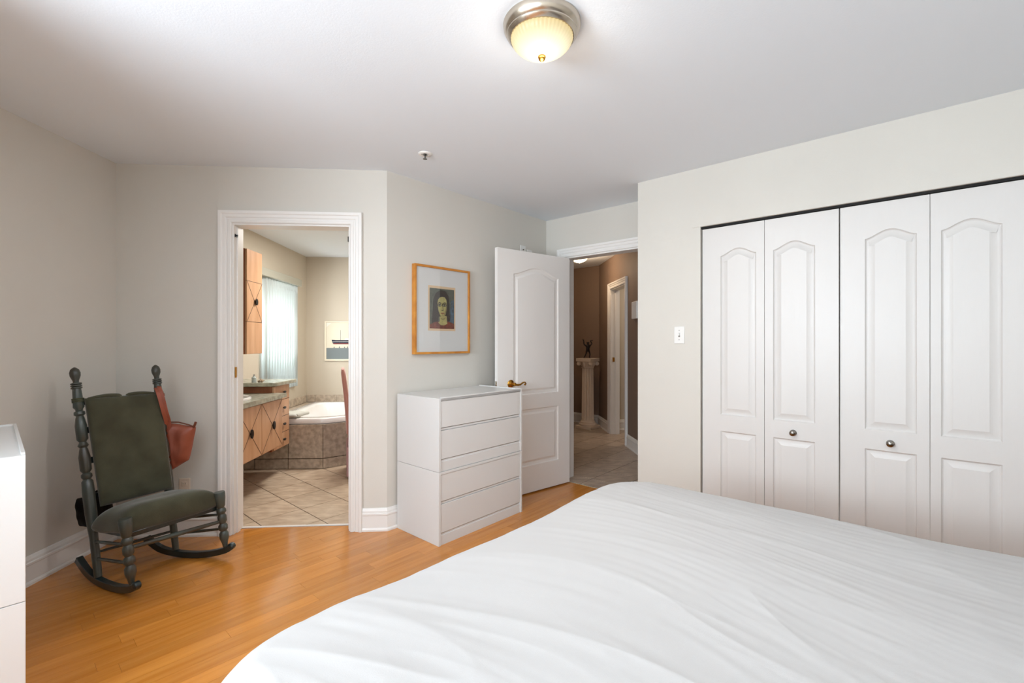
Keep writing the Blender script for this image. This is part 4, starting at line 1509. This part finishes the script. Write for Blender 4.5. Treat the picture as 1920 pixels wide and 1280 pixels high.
# ------------------------------------------------------------------ hall pedestal
R45 = Matrix.Rotation(radians(45), 4, 'Z')
pm = T(1.515, 6.80, 0) @ R45
pd = thing('column_pedestal', pm, label='cream fluted column pedestal in the hall corner', cat='pedestal')
MB().box((-.135, -.135, 0), (.135, .135, .045)).build('plinth', M_PLASTER, pd, bevel=.005)
MB().lathe([(.045, .13), (.052, .134), (.066, .134), (.078, .122), (.086, .112), (.098, .112), (.108, .102), (.118, .096), (.13, .092)], (0, 0, 0), (0, 0, 1), 40).build('base_ring', M_PLASTER, pd, smooth=40)
NF = 16
MB().lathe([(.125, .092)] + [(.15 + .72 * i / 10, .092 - .008 * i / 10) for i in range(11)] + [(.89, .084)], (0, 0, 0), (0, 0, 1), NF * 6,
           flute=lambda a, h: 1 - (.17 * abs(sin(NF * a / 2)) if .14 < h < .88 else 0)).build('shaft', M_PLASTER, pd, smooth=50)
cp = MB().lathe([(.885, .090), (.90, .092), (.905, .086), (.94, .095), (.985, .118), (.99, .10)], (0, 0, 0), (0, 0, 1), 40)
cp.box((-.125, -.125, .985), (.125, .125, 1.032))
cp.build('capital', M_PLASTER, pd, bevel=.004)
for sx in (-1, 1):
    for sy in (-1, 1):
        d_ = Vector((sx, sy, 0)).normalized()
        side = Vector((-d_.y, d_.x, 0))
        c = d_ * .135 + Vector((0, 0, .955))
        MB().lathe([(-.022, .018), (-.018, .030), (.018, .030), (.022, .018)], c, side, 20).lathe([(-.026, .008), (-.024, .012), (.024, .012), (.026, .008)], c, side, 12).build('volute', M_PLASTER, pd, smooth=40)
for a in range(4):
    an = a * pi / 2
    d_ = Vector((cos(an), sin(an), 0))
    MB().lathe([(-.045, .003), (-.025, .014), (.005, .020), (.03, .012)], d_ * .105 + Vector((0, 0, .945)), (d_ * .3 + Vector((0, 0, 1))), 12).build('acanthus_leaf', M_PLASTER, pd, smooth=60)

# figurine
me = bpy.data.meshes.new('figurine')
J = {'pel': (0, 0, .125), 'ch': (.004, 0, .175), 'nk': (.002, 0, .20), 'hd': (.0, 0, .222), 'mz': (.018, 0, .216), 'sl': (-.032, 0, .19), 'el': (-.055, .004, .205), 'hl': (-.062, .0, .262),
     'sr': (.036, 0, .19), 'er': (.062, .0, .215), 'hr': (.040, .004, .262), 'hipl': (-.016, 0, .112), 'kl': (-.030, -.014, .062), 'fl': (-.052, .008, .008), 'tl': (-.062, -.014, .006),
     'hipr': (.018, 0, .112), 'kr': (.032, -.010, .064), 'fr': (.028, .008, .008), 'trr': (.030, -.022, .006), 'belly': (0, -.008, .145), 'h1': (-.018, 0, .242), 'h2': (.022, 0, .242), 'hh1': (-.075, 0, .285), 'bar': (.078, .0, .268)}
R_ = {'pel': .021, 'ch': .026, 'nk': .013, 'hd': .016, 'mz': .009, 'sl': .013, 'el': .009, 'hl': .008, 'sr': .013, 'er': .009, 'hr': .008, 'hipl': .015, 'kl': .010, 'fl': .007, 'tl': .006,
      'hipr': .015, 'kr': .010, 'fr': .007, 'trr': .006, 'belly': .024, 'h1': .004, 'h2': .004, 'hh1': .005, 'bar': .005}
E_ = [('pel', 'belly'), ('belly', 'ch'), ('ch', 'nk'), ('nk', 'hd'), ('hd', 'mz'), ('ch', 'sl'), ('sl', 'el'), ('el', 'hl'), ('ch', 'sr'), ('sr', 'er'), ('er', 'hr'), ('pel', 'hipl'), ('hipl', 'kl'), ('kl', 'fl'), ('fl', 'tl'),
      ('pel', 'hipr'), ('hipr', 'kr'), ('kr', 'fr'), ('fr', 'trr'), ('hd', 'h1'), ('hd', 'h2'), ('hl', 'hh1'), ('hr', 'bar')]
keys = list(J)
me.from_pydata([J[k] for k in keys], [(keys.index(a), keys.index(b)) for a, b in E_], [])
fg = bpy.data.objects.new('figurine', me)
COL.objects.link(fg)
fg.matrix_world = T(1.515, 6.80, 1.032)
sk_ = fg.modifiers.new('skin', 'SKIN')
for i, k in enumerate(keys):
    me.skin_vertices[0].data[i].radius = (R_[k], R_[k])
    me.skin_vertices[0].data[i].use_root = (i == 0)
sk_.use_smooth_shade = True
ss = fg.modifiers.new('sub', 'SUBSURF'); ss.levels = ss.render_levels = 1
me.materials.append(M_BRONZE)
tag(fg, 'dark bronze figurine with raised arms on the column pedestal', 'figurine')
